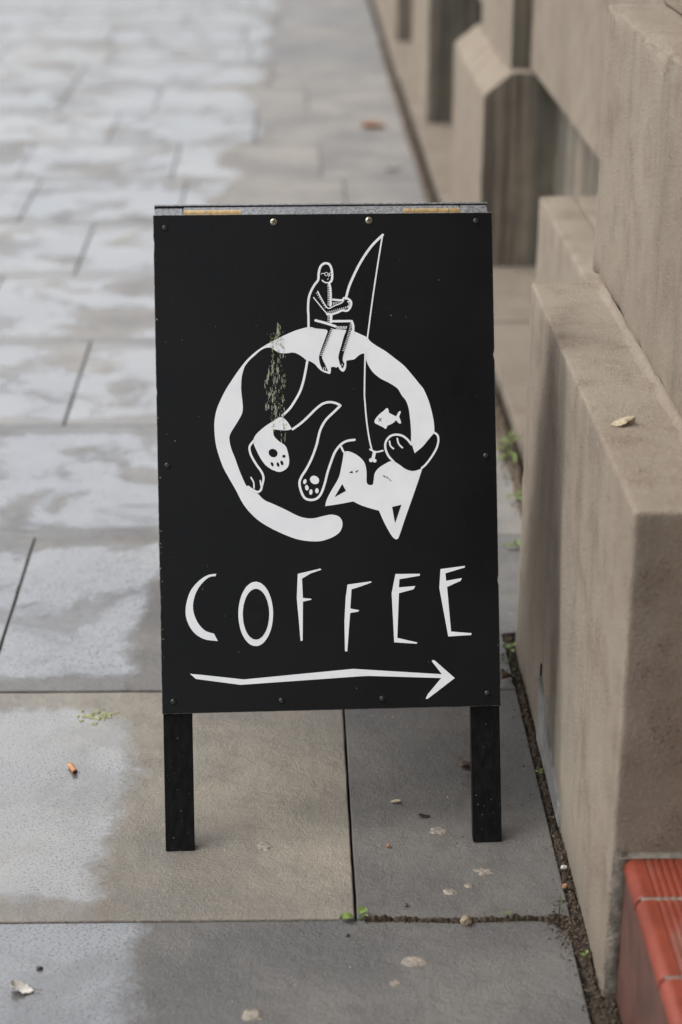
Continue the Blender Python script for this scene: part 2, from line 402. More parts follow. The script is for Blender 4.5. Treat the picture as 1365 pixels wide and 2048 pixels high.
# ------------------------------------------------------------------ outlines of the vinyl drawings (mm on the panel)
ART = {"cat_drawing":[["p",0,0,1,[[224.7,769.5,1],[205.7,764.4],[184.0,755.2],[164.9,745.5],[148.6,735.4],[133.5,722.2],[122.5,708.8],[112.9,695.5],[101.0,677.4],[89.2,653.2],[84.9,635.7],[84.1,619.6],[85.6,600.7],[89.3,584.5],[95.7,565.6],[104.8,547.9],[115.2,528.9],[121.7,515.3],[130.8,501.7],[144.0,488.0],[160.0,476.9],[178.7,467.1],[197.4,459.2],[213.6,455.1],[232.5,453.7],[246.0,456.1],[258.3,461.3],[266.5,468.1],[269.7,477.5],[268.2,485.7],[262.9,490.6],[253.4,492.7],[241.2,490.8],[227.7,487.8],[215.5,488.5],[203.4,492.3],[187.4,500.7],[168.7,509.9],[155.3,516.1],[145.3,526.5,1],[132.0,534.8,1],[127.5,540.8],[119.8,559.8],[113.4,578.7],[108.3,592.3],[105.8,605.8],[107.3,613.9],[112.9,623.2],[119.8,633.9],[124.8,643.2],[126.4,654.0],[124.6,675.5],[124.5,684.6],[125.8,698.0],[129.8,711.4],[136.4,720.5],[144.9,728.2],[153.4,735.4],[161.3,739.3],[168.8,739.5],[175.0,735.6],[182.2,731.8],[191.6,731.1],[202.4,732.0],[211.8,727.9],[221.1,720.5,1],[226.5,718.8],[233.2,714.6],[238.5,708.6],[243.8,704.0],[250.5,701.2],[255.3,700.0],[256.8,704.3],[257.1,709.2],[260.9,710.2],[265.5,709.1],[267.7,710.4],[270.3,705.7],[274.9,703.0],[278.2,706.2],[279.7,712.1],[279.8,718.9,1],[284.7,719.9],[291.5,720.9],[297.5,725.9],[302.5,728.8],[307.3,729.3,1],[309.1,719.8,1],[313.0,710.3],[319.6,700.7],[330.3,691.9],[342.4,685.5],[354.4,677.3],[361.0,666.7],[366.9,659.0],[370.7,647.6],[372.6,631.3],[373.7,615.1],[373.4,597.5,1],[378.5,581.1,1],[390.9,591.2],[400.7,602.5],[408.4,611.0,1],[407.9,625.4],[404.7,643.0],[400.3,659.4],[393.3,675.7],[387.2,683.6],[376.5,697.3],[364.6,711.0],[351.2,722.0],[337.8,732.4],[324.4,740.7],[316.3,746.8],[311.0,753.1],[300.3,758.3],[290.3,763.3,1]]],["p",0,0,1,[[273.5,585.3,1],[280.9,585.4],[290.3,581.5],[299.6,574.3],[304.9,566.1],[306.8,553.9],[306.6,540.4],[309.2,535.8],[315.2,535.7],[316.9,541.6],[318.8,552.4],[325.1,560.4],[334.8,566.4],[341.6,569.6],[348.4,569.5,1],[356.4,563.9],[365.8,557.3],[376.7,554.9],[389.5,558.5,1],[387.5,552.6,1],[381.8,536.4],[371.8,509.5],[361.7,482.6],[353.2,458.9],[349.6,454.7],[345.2,456.4],[339.7,464.0],[331.8,479.1],[324.0,497.4,1],[314.5,500.0],[298.4,505.4],[286.3,511.6,1],[265.9,508.1],[244.8,505.3,1],[247.1,514.4],[254.1,527.8],[265.3,546.5],[269.6,562.7],[272.3,576.1]]],["p",1,1,1,[[270.5,537.5,1],[275.7,527.4,1],[258.8,518.3,1]]],["p",1,1,1,[[343.6,502.4,1],[357.3,505.4,1],[347.5,478.2,1]]],["p",1,1,1,[[280.8,554.1,1],[285.8,556.7,1],[286.5,553.2,1]]],["p",1,1,1,[[290.6,556.4,1],[295.5,557.6,1],[291.1,553.6,1]]],["p",1,1,1,[[329.8,549.7,1],[334.4,547.8,1],[333.3,545.9,1]]],["p",1,1,1,[[339.8,545.0,1],[344.0,539.5,1],[340.8,541.7,1]]],["s",1,1,1,[[335.2,547.2],[338.7,544.4]],1.08],["s",2,0,1,[[289.8,602.3],[278.4,600.6],[268.9,595.1],[260.5,584.4],[254.9,571.0],[249.2,554.9],[244.8,538.8],[239.1,524.0],[232.2,516.6],[222.8,514.9],[214.7,518.2],[210.0,527.2],[207.5,539.4],[210.4,548.8],[218.2,560.8],[226.6,576.9],[233.7,595.7],[239.5,617.2],[247.9,631.9],[260.3,643.9],[270.2,653.2,1],[261.9,657.1],[252.4,658.3],[242.9,655.5],[233.3,648.3],[222.3,637.7],[211.3,627.9],[199.0,619.4]],3.51],["s",2,0,1,[[268.8,594.6],[273.3,584.8]],2.97],["p",2,0,1,[[235.8,540.5],[232.9,538.2],[228.7,538.2],[225.0,540.4],[223.1,544.1],[223.8,547.8],[226.7,550.1],[230.8,550.1],[234.5,547.9],[236.5,544.2]]],["p",2,0,1,[[217.8,541.3],[216.7,539.3],[215.1,538.3],[213.7,538.7],[212.9,540.4],[213.1,542.6],[214.1,544.6],[215.7,545.6],[217.1,545.2],[217.9,543.6]]],["p",2,0,1,[[220.9,533.4],[220.8,531.0],[219.7,529.3],[218.0,529.1],[216.4,530.3],[215.6,532.6],[215.7,535.0],[216.8,536.7],[218.4,537.0],[220.0,535.7]]],["p",2,0,1,[[226.5,526.2],[225.8,523.9],[224.4,522.5],[222.9,522.7],[221.8,524.3],[221.6,526.7],[222.3,529.0],[223.7,530.3],[225.2,530.2],[226.3,528.6]]],["p",2,0,1,[[235.7,528.1],[235.1,525.9],[233.8,524.6],[232.1,524.6],[230.8,526.0],[230.3,528.2],[230.9,530.4],[232.2,531.8],[233.9,531.8],[235.2,530.4]]],["p",0,0,1,[[181.8,637.5],[191.1,630.9],[197.7,620.0,1],[189.5,617.7],[170.2,619.6,1],[171.3,610.1],[178.5,601.9],[187.8,595.1],[191.6,584.2],[193.0,572.0],[189.9,562.6],[180.3,557.1],[170.9,558.9],[160.3,565.3],[152.4,574.9],[145.9,587.6],[140.2,601.2,1],[143.6,610.6],[154.6,621.2],[168.2,630.4]]],["p",1,1,1,[[175.3,581.4],[172.4,579.0],[168.4,578.9],[164.8,581.1],[163.1,584.6],[163.7,588.3],[166.6,590.6],[170.6,590.7],[174.2,588.6],[176.0,585.0]]],["p",1,1,1,[[169.7,569.0],[169.9,567.1],[169.4,565.7],[168.3,565.3],[167.1,566.1],[166.1,567.8],[165.8,569.7],[166.3,571.1],[167.4,571.5],[168.7,570.7]]],["p",1,1,1,[[178.3,568.2],[178.5,566.1],[177.9,564.6],[176.7,564.4],[175.5,565.4],[174.7,567.3],[174.5,569.4],[175.1,570.8],[176.2,571.1],[177.5,570.1]]],["p",1,1,1,[[184.2,570.8],[184.5,568.7],[183.9,567.1],[182.6,566.7],[181.2,567.5],[180.2,569.4],[179.9,571.4],[180.5,573.0],[181.7,573.4],[183.2,572.6]]],["p",1,1,1,[[187.8,579.7],[187.3,578.4],[186.1,577.7],[184.6,577.7],[183.4,578.5],[182.9,579.8],[183.4,581.0],[184.6,581.8],[186.1,581.8],[187.3,581.0]]],["s",2,0,1,[[222.4,719.6],[219.5,704.8],[215.7,688.7],[210.8,674.7],[203.8,662.2],[195.5,650.2],[184.5,639.6]],3.51],["s",2,0,1,[[141.3,603.1],[135.2,594.6],[136.6,583.8],[143.4,570.2],[152.0,557.4],[154.8,548.4],[152.5,537.7],[150.2,530.4],[145.3,528.1],[138.1,531.5],[132.0,535.9]],3.24],["s",2,0,1,[[136.5,549.3],[140.2,541.9],[140.6,533.8]],2.16],["s",2,0,1,[[149.9,544.5],[151.1,536.3]],2.16],["p",1,1,1,[[411.1,607.7,1],[411.5,598.2],[408.6,587.4],[401.5,576.2],[391.8,564.7],[376.7,556.0],[365.9,558.3],[356.4,564.4],[347.1,572.2],[339.1,581.8],[335.8,591.3],[338.1,600.7],[345.0,606.6],[353.2,607.8],[361.3,605.8],[368.0,600.3],[373.3,594.8,1],[378.5,581.1,1],[390.9,591.2],[400.7,601.9]]],["s",2,0,1,[[408.4,610.7],[413.0,606.9],[413.9,598.2],[410.7,587.4],[403.4,575.3],[394.5,564.1],[388.4,559.0]],2.97],["s",2,0,1,[[347.0,569.2],[339.6,577.7],[335.2,589.2],[336.2,598.9],[342.3,606.4],[350.5,608.9],[360.0,607.4],[368.0,601.6],[373.8,594.2]],3.24],["s",2,0,1,[[341.6,599.3],[342.8,592.6],[347.1,588.4]],2.43],["s",2,0,1,[[353.1,603.2],[355.1,595.1],[360.4,589.6]],2.43]],"fisherman_drawing":[["p",1,1,1,[[225.7,783.6,1],[227.2,773.8],[229.7,769.5],[235.5,767.3],[245.1,766.2],[250.7,765.3],[253.0,762.5],[250.5,755.2],[246.1,744.0],[241.9,732.9],[239.7,724.5],[240.7,716.0],[243.3,709.0],[245.1,705.9],[252.0,704.1],[251.0,707.5],[248.1,714.5],[244.3,723.0],[244.4,727.2],[248.8,738.4],[254.7,752.4],[260.6,767.0,1],[259.3,774.8,1],[251.0,784.7,1]]],["p",1,1,1,[[262.1,774.0,1],[287.5,774.4,1],[288.0,764.6],[284.5,753.4],[280.1,740.8],[275.6,727.5],[274.5,719.8],[276.8,714.1],[274.3,708.3],[271.9,710.0],[268.9,719.9],[268.6,726.9],[272.8,740.9],[277.0,754.9],[280.5,765.0],[273.2,766.5],[266.2,768.2,1]]],["s",2,0,1,[[225.0,768.9],[225.2,783.6],[224.9,797.7],[226.2,811.7],[229.5,821.5],[235.0,831.2],[240.5,838.5],[241.4,848.0],[243.9,857.1],[248.2,861.7],[253.2,862.8],[257.8,860.5],[260.7,853.4],[261.3,845.0],[260.5,838.0],[257.3,834.1]],3.37],["s",2,0,1,[[246.4,837.8],[250.6,834.6],[256.2,834.2]],1.83],["s",2,0,1,[[255.0,846.9],[254.6,845.6],[253.6,844.7],[252.2,844.5],[251.0,845.1],[250.3,846.3],[250.3,847.6],[251.1,848.7],[252.3,849.3],[253.7,849.0],[254.7,848.1],[255.0,846.8]],0.84],["s",2,0,1,[[260.5,846.7],[260.1,845.3],[259.2,844.6],[258.1,844.9],[257.5,846.0],[257.5,847.4],[258.2,848.5],[259.3,848.8],[260.2,848.0],[260.5,846.6]],0.84],["s",2,0,1,[[250.1,847.6],[246.0,848.0],[245.1,846.3]],0.84],["s",2,0,1,[[256.1,847.8],[256.6,844.8],[255.8,842.9]],0.98],["s",2,0,1,[[254.4,839.0],[255.4,840.0]],1.12],["s",2,0,1,[[256.4,833.1],[258.0,827.5],[258.7,818.3],[258.5,808.5],[257.8,800.1]],3.09],["s",2,0,1,[[254.4,830.7],[257.8,831.0]],1.12],["s",2,0,1,[[254.4,828.1],[257.8,828.3]],1.12],["s",2,0,1,[[254.6,825.4],[257.7,825.6]],1.12],["s",2,0,1,[[254.6,822.7],[257.7,823.0]],1.12],["s",2,0,1,[[254.5,820.1],[257.6,820.3]],1.12],["s",2,0,1,[[254.5,817.4],[257.6,817.6]],1.12],["s",2,0,1,[[254.4,814.7],[257.5,815.0]],1.12],["s",2,0,1,[[254.4,812.1],[257.5,812.3]],1.12],["s",2,0,1,[[254.3,809.4],[257.4,809.6]],1.12],["s",2,0,1,[[254.3,806.7],[257.4,807.0]],1.12],["s",2,0,1,[[254.2,804.1],[257.3,804.3]],1.12],["s",2,0,1,[[254.2,801.4],[257.3,801.6]],1.12],["s",2,0,1,[[259.0,787.4],[258.2,776.2]],3.65],["s",2,0,1,[[253.6,784.7],[257.4,784.9]],0.98],["s",2,0,1,[[253.5,782.2],[257.3,782.4]],0.98],["s",2,0,1,[[253.5,779.6],[257.3,779.9]],0.98],["s",2,0,1,[[253.4,777.1],[257.2,777.3]],0.98],["s",2,0,1,[[239.5,821.6],[244.5,811.5],[253.8,796.8],[264.0,800.3],[273.9,804.1],[277.9,808.3]],1.69],["s",2,0,1,[[239.5,820.2],[237.5,818.3]],0.98],["s",2,0,1,[[241.3,817.3],[239.3,815.3]],0.98],["s",2,0,1,[[243.0,814.3],[241.0,812.3]],0.98],["s",2,0,1,[[244.8,811.3],[242.8,809.4]],0.98],["s",2,0,1,[[246.6,808.4],[244.6,806.4]],0.98],["s",2,0,1,[[248.4,805.4],[246.4,803.4]],0.98],["s",2,0,1,[[250.2,802.4],[248.2,800.5]],0.98],["s",2,0,1,[[252.0,799.4],[250.0,797.5]],0.98],["s",2,0,1,[[233.3,812.6],[244.3,798.6],[252.8,788.2]],1.55],["s",2,0,1,[[252.8,787.8],[259.5,787.7],[268.0,790.1],[275.1,793.1],[282.2,792.5],[287.2,797.6],[288.7,804.6],[285.3,809.3],[278.6,811.4],[275.4,808.3],[268.4,808.4],[261.6,809.2]],3.09],["s",2,0,1,[[254.6,788.6],[254.0,791.4]],0.98],["s",2,0,1,[[257.5,789.4],[256.9,792.2]],0.98],["s",2,0,1,[[260.4,790.2],[259.8,793.0]],0.98],["s",2,0,1,[[263.4,790.9],[262.7,793.7]],0.98],["s",2,0,1,[[266.3,791.7],[265.6,794.5]],0.98],["s",2,0,1,[[269.2,792.5],[268.5,795.3]],0.98],["s",2,0,1,[[272.1,793.3],[271.4,796.1]],0.98],["s",2,0,1,[[275.0,794.0],[274.3,796.9]],0.98],["s",2,0,1,[[277.9,794.8],[277.2,797.6]],0.98],["s",2,0,1,[[280.8,795.6],[280.1,798.4]],0.98],["s",2,0,1,[[259.9,805.0],[259.5,801.2]],0.98],["s",2,0,1,[[262.4,805.1],[262.1,802.0]],0.98],["s",2,0,1,[[264.9,805.2],[264.6,802.8]],0.98],["s",2,0,1,[[267.5,805.3],[267.2,803.6]],0.98],["s",2,0,1,[[270.0,805.4],[269.7,804.4]],0.98],["s",2,0,1,[[272.5,805.5],[272.2,805.2]],0.98],["s",2,0,1,[[282.9,805.8],[286.2,807.1]],0.98],["s",2,0,1,[[284.0,805.1],[286.4,806.1]],0.98],["s",2,0,1,[[284.7,803.9],[286.5,804.5]],0.98],["s",2,0,1,[[285.0,802.5],[286.6,802.6]],0.98],["s",2,0,1,[[284.8,801.0],[286.5,800.6]],0.98],["s",2,0,1,[[284.3,799.8],[286.3,798.9]],0.98],["s",2,0,1,[[283.3,798.8],[286.1,797.6]],0.98],["s",2,0,1,[[282.1,798.3],[285.9,796.9]],0.98],["s",2,0,1,[[235.5,778.9],[250.9,774.6],[264.8,769.8]],3.65],["s",2,0,1,[[259.4,777.3],[281.9,777.3],[288.9,777.2,1],[290.9,770.2],[290.6,761.7]],3.51],["s",2,0,1,[[266.5,766.0],[267.7,769.6]],1.12],["s",2,0,1,[[268.7,766.0],[269.9,769.6]],1.12],["s",2,0,1,[[271.0,765.9],[272.2,769.6]],1.12],["s",2,0,1,[[273.2,765.9],[274.4,769.5]],1.12],["s",2,0,1,[[275.5,765.9],[276.7,769.5]],1.12],["s",2,0,1,[[277.7,765.8],[278.9,769.5]],1.12],["s",2,0,1,[[280.0,765.8],[281.2,769.5]],1.12],["s",2,0,1,[[260.8,765.6],[258.2,766.8]],0.98],["s",2,0,1,[[259.7,763.0],[257.1,764.2]],0.98],["s",2,0,1,[[258.6,760.5],[256.0,761.6]],0.98],["s",2,0,1,[[257.5,757.9],[254.9,759.0]],0.98],["s",2,0,1,[[256.4,755.3],[253.8,756.4]],0.98],["s",2,0,1,[[255.3,752.7],[252.7,753.8]],0.98],["s",2,0,1,[[254.2,750.1],[251.6,751.3]],0.98],["s",2,0,1,[[253.1,747.5],[250.5,748.7]],0.98],["s",2,0,1,[[252.0,744.9],[249.4,746.1]],0.98],["s",2,0,1,[[250.9,742.3],[248.3,743.5]],0.98],["s",2,0,1,[[249.9,739.7],[247.2,740.9]],0.98],["s",2,0,1,[[248.8,737.2],[246.1,738.3]],0.98],["s",2,0,1,[[247.7,734.6],[245.0,735.7]],0.98],["s",2,0,1,[[246.6,732.0],[243.9,733.1]],0.98],["s",2,0,1,[[245.5,729.4],[242.8,730.5]],0.98],["s",2,0,1,[[244.4,726.8],[241.7,728.0]],0.98],["s",2,0,1,[[289.1,772.6],[286.6,773.5]],0.98],["s",2,0,1,[[288.8,770.1],[286.2,771.0]],0.98],["s",2,0,1,[[288.3,767.7],[285.8,768.6]],0.98],["s",2,0,1,[[287.7,765.2],[285.2,766.1]],0.98],["s",2,0,1,[[287.1,762.8],[284.6,763.7]],0.98],["s",2,0,1,[[286.4,760.3],[283.9,761.2]],0.98],["s",2,0,1,[[285.7,757.9],[283.2,758.7]],0.98],["s",2,0,1,[[285.0,755.4],[282.4,756.3]],0.98],["s",2,0,1,[[284.2,753.0],[281.7,753.8]],0.98],["s",2,0,1,[[283.4,750.5],[280.9,751.4]],0.98],["s",2,0,1,[[282.6,748.1],[280.0,749.0]],0.98],["s",2,0,1,[[281.7,745.6],[279.2,746.5]],0.98],["s",2,0,1,[[280.8,743.2],[278.3,744.1]],0.98],["s",2,0,1,[[279.9,740.7],[277.4,741.6]],0.98],["s",2,0,1,[[279.0,738.3],[276.5,739.2]],0.98],["s",2,0,1,[[278.1,735.8],[275.6,736.7]],0.98],["s",2,0,1,[[277.1,733.4],[274.6,734.3]],0.98],["s",2,0,1,[[245.7,709.2],[246.1,705.9]],0.84],["s",2,0,1,[[248.3,709.6],[249.0,705.4]],0.84],["s",2,0,1,[[273.4,714.2],[274.3,712.1]],0.84],["s",2,0,1,[[271.5,712.1],[272.5,710.3]],0.84]],"fishing_rod_drawing":[["s",2,0,1,[[280.9,810.7],[285.8,827.7],[293.2,844.4],[301.6,860.5],[311.9,876.6],[323.0,890.6],[337.1,903.7]],3.65],["s",2,0,1,[[336.5,902.1],[329.3,862.9],[320.2,808.9],[311.6,752.2]],2.16],["s",2,0,1,[[307.9,730.1],[305.8,674.4],[306.3,656.7],[308.2,629.6],[311.8,602.5],[315.6,585.7]],2.3]],"bone_drawing":[["s",2,0,1,[[312.4,587.9],[317.5,585.1],[322.9,583.9],[331.3,585.7]],2.43],["s",2,0,1,[[318.8,582.9],[316.4,572.7]],4.87],["p",2,0,1,[[316.7,571.9],[315.8,569.8],[313.6,569.0],[311.5,569.9],[310.7,572.0],[311.6,574.1],[313.7,574.9],[315.8,574.0]]],["p",2,0,1,[[321.8,571.0],[321.0,569.1],[319.0,568.3],[317.1,569.1],[316.4,571.1],[317.2,573.0],[319.1,573.7],[321.0,572.9]]]],"fish_drawing":[["p",0,0,1,[[320.2,630.8],[326.6,638.8],[333.5,644.1,1],[338.1,648.1],[340.6,646.7],[341.6,641.3,1],[348.3,637.7],[351.8,635.7,1],[356.5,643.0],[359.0,642.4],[356.4,635.6,1],[359.2,626.7],[356.5,625.4],[351.7,630.3,1],[346.7,625.8],[339.0,622.4,1],[336.5,617.8],[333.0,619.8,1],[324.9,624.0],[320.9,626.2]]],["s",1,1,1,[[325.7,634.0],[329.9,629.3]],0.87],["s",1,1,1,[[330.0,633.6],[326.1,629.1]],0.87]],"letter0":[["p",0,0,1,[[83.0,409.1,1],[81.9,405.6,1],[71.9,403.8],[59.7,393.0],[51.2,377.7],[48.1,358.8],[53.6,339.8],[64.6,326.4],[78.0,321.3,1],[83.6,310.2,1],[63.4,313.7],[48.1,324.4],[38.8,341.8],[37.5,360.8],[44.0,383.0],[56.3,398.2],[70.2,407.2]]]],"letter1":[["p",0,0,1,[[165.2,348.4],[164.1,336.2],[161.4,324.8],[157.1,315.1],[151.7,307.7],[145.5,303.1],[138.9,301.7],[132.3,303.4],[126.2,308.3],[121.1,315.9],[117.2,325.8],[114.9,337.2],[114.2,349.5],[115.3,361.7],[118.1,373.0],[122.3,382.7],[127.7,390.1],[134.0,394.7],[140.6,396.2],[147.2,394.4],[153.2,389.6],[158.4,382.0],[162.2,372.1],[164.6,360.6]]],["p",1,1,1,[[159.4,348.2],[158.5,338.5],[156.4,329.6],[153.2,321.9],[149.1,316.1],[144.4,312.5],[139.4,311.3],[134.4,312.7],[129.8,316.5],[125.9,322.5],[123.0,330.3],[121.3,339.3],[120.8,349.0],[121.6,358.6],[123.7,367.5],[126.9,375.2],[131.0,381.0],[135.7,384.6],[140.7,385.8],[145.7,384.4],[150.3,380.6],[154.2,374.6],[157.1,366.8],[158.9,357.8]]]],"letter2":[["p",0,0,0,[[202.6,406.6],[235.9,413.6],[237.6,411.8],[221.9,406.9],[208.6,399.3],[209.5,370.9],[221.2,369.6],[222.3,368.2],[209.4,365.4],[208.0,308.1],[204.9,307.8],[203.0,336.5],[200.5,371.1]]]],"letter3":[["p",0,0,0,[[275.6,389.2],[310.4,393.4],[311.1,391.6],[296.0,386.4],[281.4,382.2],[279.1,353.9],[292.3,351.2],[290.8,349.1],[278.7,347.3],[273.5,291.0],[270.0,290.8],[270.1,335.0],[272.5,369.6]]]],"letter4":[["p",0,0,0,[[346.7,403.4],[382.9,403.0],[382.9,400.2],[352.5,395.6],[351.6,383.5],[376.0,385.1],[373.1,380.3],[351.4,374.9],[347.8,309.1],[377.9,301.5],[376.1,299.8],[343.1,302.6],[340.6,375.1]]]],"letter5":[["p",0,0,0,[[413.7,409.3],[450.1,413.4],[450.0,411.0],[420.9,402.9],[421.7,391.8],[445.2,395.5],[443.4,391.3],[423.0,382.7],[427.7,316.7],[458.4,313.6],[457.3,310.8],[423.4,309.5],[411.4,381.6]]]],"arrow":[["p",0,0,0,[[41.9,263.2],[57.3,261.5],[120.7,253.1],[281.7,264.9],[412.9,253.9],[398.3,273.3],[399.4,275.3],[402.2,274.9],[432.0,247.8],[391.0,217.9],[388.2,218.4],[391.5,224.9],[411.8,248.3],[305.8,253.9],[295.3,253.8],[115.4,245.3],[50.3,255.5]]]]}
SCREWS = [[17.3, 916.9], [176.6, 924.3], [316.9, 925.2], [475.9, 923.1], [14.6, 569.3], [484.4, 575.5], [17.1, 222.9], [175.5, 220.5], [324.0, 219.9], [480.2, 224.2]]

# ------------------------------------------------------------------ ground, road, pavement
def sheet(name, x0, x1, y0, y1, z, mat, kind='structure'):
    o = mesh_obj(name, [(x0, y0, z), (x1, y0, z), (x1, y1, z), (x0, y1, z)], [(0, 1, 2, 3)], mat)
    return tag(o, kind=kind)
sheet('ground', -600, 600, -600, 600, -0.30, M_GROUND)
sheet('road', -11.0, -3.32, -40, 120, -0.13, M_ROAD)
bm = bmesh.new()
bmesh.ops.create_cube(bm, size=1, matrix=Matrix.Translation((-3.23, 40, -0.13)) @ Matrix.Diagonal((0.15, 160, 0.258, 1)))
kb = bm_obj('kerb', bm, M_MORTAR); tag(kb, kind='structure')
bm = bmesh.new()
bmesh.ops.create_cube(bm, size=1, matrix=Matrix.Translation((-1.05, 40, -0.146)) @ Matrix.Diagonal((4.2, 160, 0.27, 1)))
pavement = bm_obj('pavement', bm, M_BED); tag(pavement, kind='structure')

def slab(x0, x1, y0, y1, col, step=0.06, amp=0.0012, bite=None, drop=None):
    gap = 0.0009 if y0 < 5 else 0.0011
    x0 += gap; x1 -= gap; y0 += gap; y1 -= gap
    sd_ = rnd.random()*100
    ring = []
    def side(a, b):
        n = max(2, int((Vector(b)-Vector(a)).length/step))
        for i in range(n):
            t = i/n
            ring.append([a[0]+(b[0]-a[0])*t, a[1]+(b[1]-a[1])*t])
    side((x0, y0), (x1, y0)); side((x1, y0), (x1, y1)); side((x1, y1), (x0, y1)); side((x0, y1), (x0, y0))
    cx, cy = (x0+x1)/2, (y0+y1)/2
    for q in ring:
        e = noise.noise((q[0]*23+sd_, q[1]*23, sd_))*amp + noise.noise((q[0]*6+sd_, q[1]*6, 3))*amp*1.4
        dx = 1 if q[0] < cx else -1; dy = 1 if q[1] < cy else -1
        if abs(q[0]-x0) < 1e-4 or abs(q[0]-x1) < 1e-4: q[0] += dx*(abs(e)+0.0004)
        if abs(q[1]-y0) < 1e-4 or abs(q[1]-y1) < 1e-4: q[1] += dy*(abs(e)+0.0004)
        if bite: bite(q)
    zt = rnd.uniform(-0.0012, 0.0012) if drop is None else drop
    tx, ty = rnd.uniform(-.0015, .0015), rnd.uniform(-.0015, .0015)
    n = len(ring)
    V = []
    for k, (ins, dz) in enumerate(((0.0, -0.05), (0.0, -0.0032), (0.0006, -0.0010), (0.0020, 0.0))):
        for q in ring:
            vx, vy = cx-q[0], cy-q[1]
            ix = math.copysign(min(abs(vx), ins), vx) if (q[0] < x0+0.02 or q[0] > x1-0.02) else 0
            iy = math.copysign(min(abs(vy), ins), vy) if (q[1] < y0+0.02 or q[1] > y1-0.02) else 0
            V.append((q[0]+ix, q[1]+iy, zt+dz+tx*(q[0]-cx)+ty*(q[1]-cy)))
    F = []
    for k in range(3):
        for i in range(n):
            j = (i+1) % n
            F.append((k*n+i, k*n+j, (k+1)*n+j, (k+1)*n+i))
    F.append(tuple(3*n+i for i in range(n)))
    o = mesh_obj('paving_slab', V, F, M_SLAB, pavement)
    o.color = (*col, 1)
    return o

GREY = [(0.150, 0.145, 0.140), (0.165, 0.158, 0.150), (0.140, 0.138, 0.136), (0.175, 0.166, 0.155)]
TAN = (0.225, 0.203, 0.168)
SLATE = (0.118, 0.112, 0.106)
ROW0, PITCHY = 2.265, 0.6935
known = {                                    # x of the joints seen in the photograph
    -1: [-1.35, -0.62, 0.382],
    0: [-0.86, 0.088, 0.388],
    1: [-1.25, -0.522, 0.20, 0.482],
    2: [-0.98, -0.245, 0.492],
    3: [-1.20, -0.540, 0.10, 0.500],
    4: [-0.87, -0.30, 0.500],
    5: [-1.27, -0.657, 0.06, 0.500],
    6: [-0.92, -0.38, 0.20, 0.505],
    7: [-1.60, -1.02, -0.44, 0.12, 0.510],
    8: [-1.30, -0.74, -0.14, 0.510],
    9: [-1.55, -1.02, -0.597, 0.08, 0.510],
}
slabs = {}
def bite_plinth(q):
    if q[0] > 0.384 and q[1] < 3.19: q[0] = 0.384+0.004*noise.noise((q[1]*30, 0, 0))
def bite_front(q):
    # the far edge of the nearest row has crumbled beside the wall
    if q[1] > 2.24 and q[0] > 0.13:
        t = max(0.0, min(1, (q[0]-0.13)/0.05))
        q[1] -= t*(0.004 + 0.009*max(0, noise.noise((q[0]*17, 1.3, 0.2))+0.35) + (0.02*max(0, (q[0]-0.34)/0.035)**2))
for r in range(-4, 20):
    y0 = ROW0 + r*PITCHY; y1 = y0 + PITCHY
    xr = 0.386 if y1 < 3.0 else (0.43 if y1 < 3.7 else 0.50)
    if r in known:
        xs = known[r][:]
    else:
        xs = []; x = xr
        while x > -1.2:
            xs.insert(0, x); x -= rnd.uniform(0.55, 0.95)
    while xs[0] > -3.1:
        xs.insert(0, max(-3.15, xs[0]-rnd.uniform(0.55, 0.95)))
    if xs[0] > -3.14 or (xs[1]-xs[0]) < 0.2:
        xs[0] = -3.15
    for i in range(len(xs)-1):
        c = rnd.choice(GREY)
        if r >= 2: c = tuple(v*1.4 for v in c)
        b = None
        if r == 0: c = TAN if i == len(xs)-3 else (SLATE if i == len(xs)-2 else c)
        if r == 1 and i == len(xs)-2: b = bite_plinth
        if r == -1 and i == len(xs)-2: c, b = (0.128, 0.124, 0.119), bite_front
        near = r in (-1, 0, 1)
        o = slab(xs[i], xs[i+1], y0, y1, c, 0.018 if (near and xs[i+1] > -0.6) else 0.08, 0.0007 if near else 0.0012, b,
                 {0: 0.0, -1: -0.0005, 1: 0.002}.get(r) if near else None)
        slabs[(r, i, len(xs)-2-i)] = o
def slab_at(r, from_right):
    return next(o for (a, i, j), o in slabs.items() if a == r and j == from_right)
S_SLATE, S_TAN, S_FRONT = slab_at(0, 0), slab_at(0, 1), slab_at(-1, 0)

# ------------------------------------------------------------------ the building
building = empty('stone_building', (0.404, 2.094, 0))
tag(building, 'sand coloured rendered building with stepped plinths and streaked piers along the pavement', 'building')
INV = Matrix.Translation((-0.404, -2.094, 0))

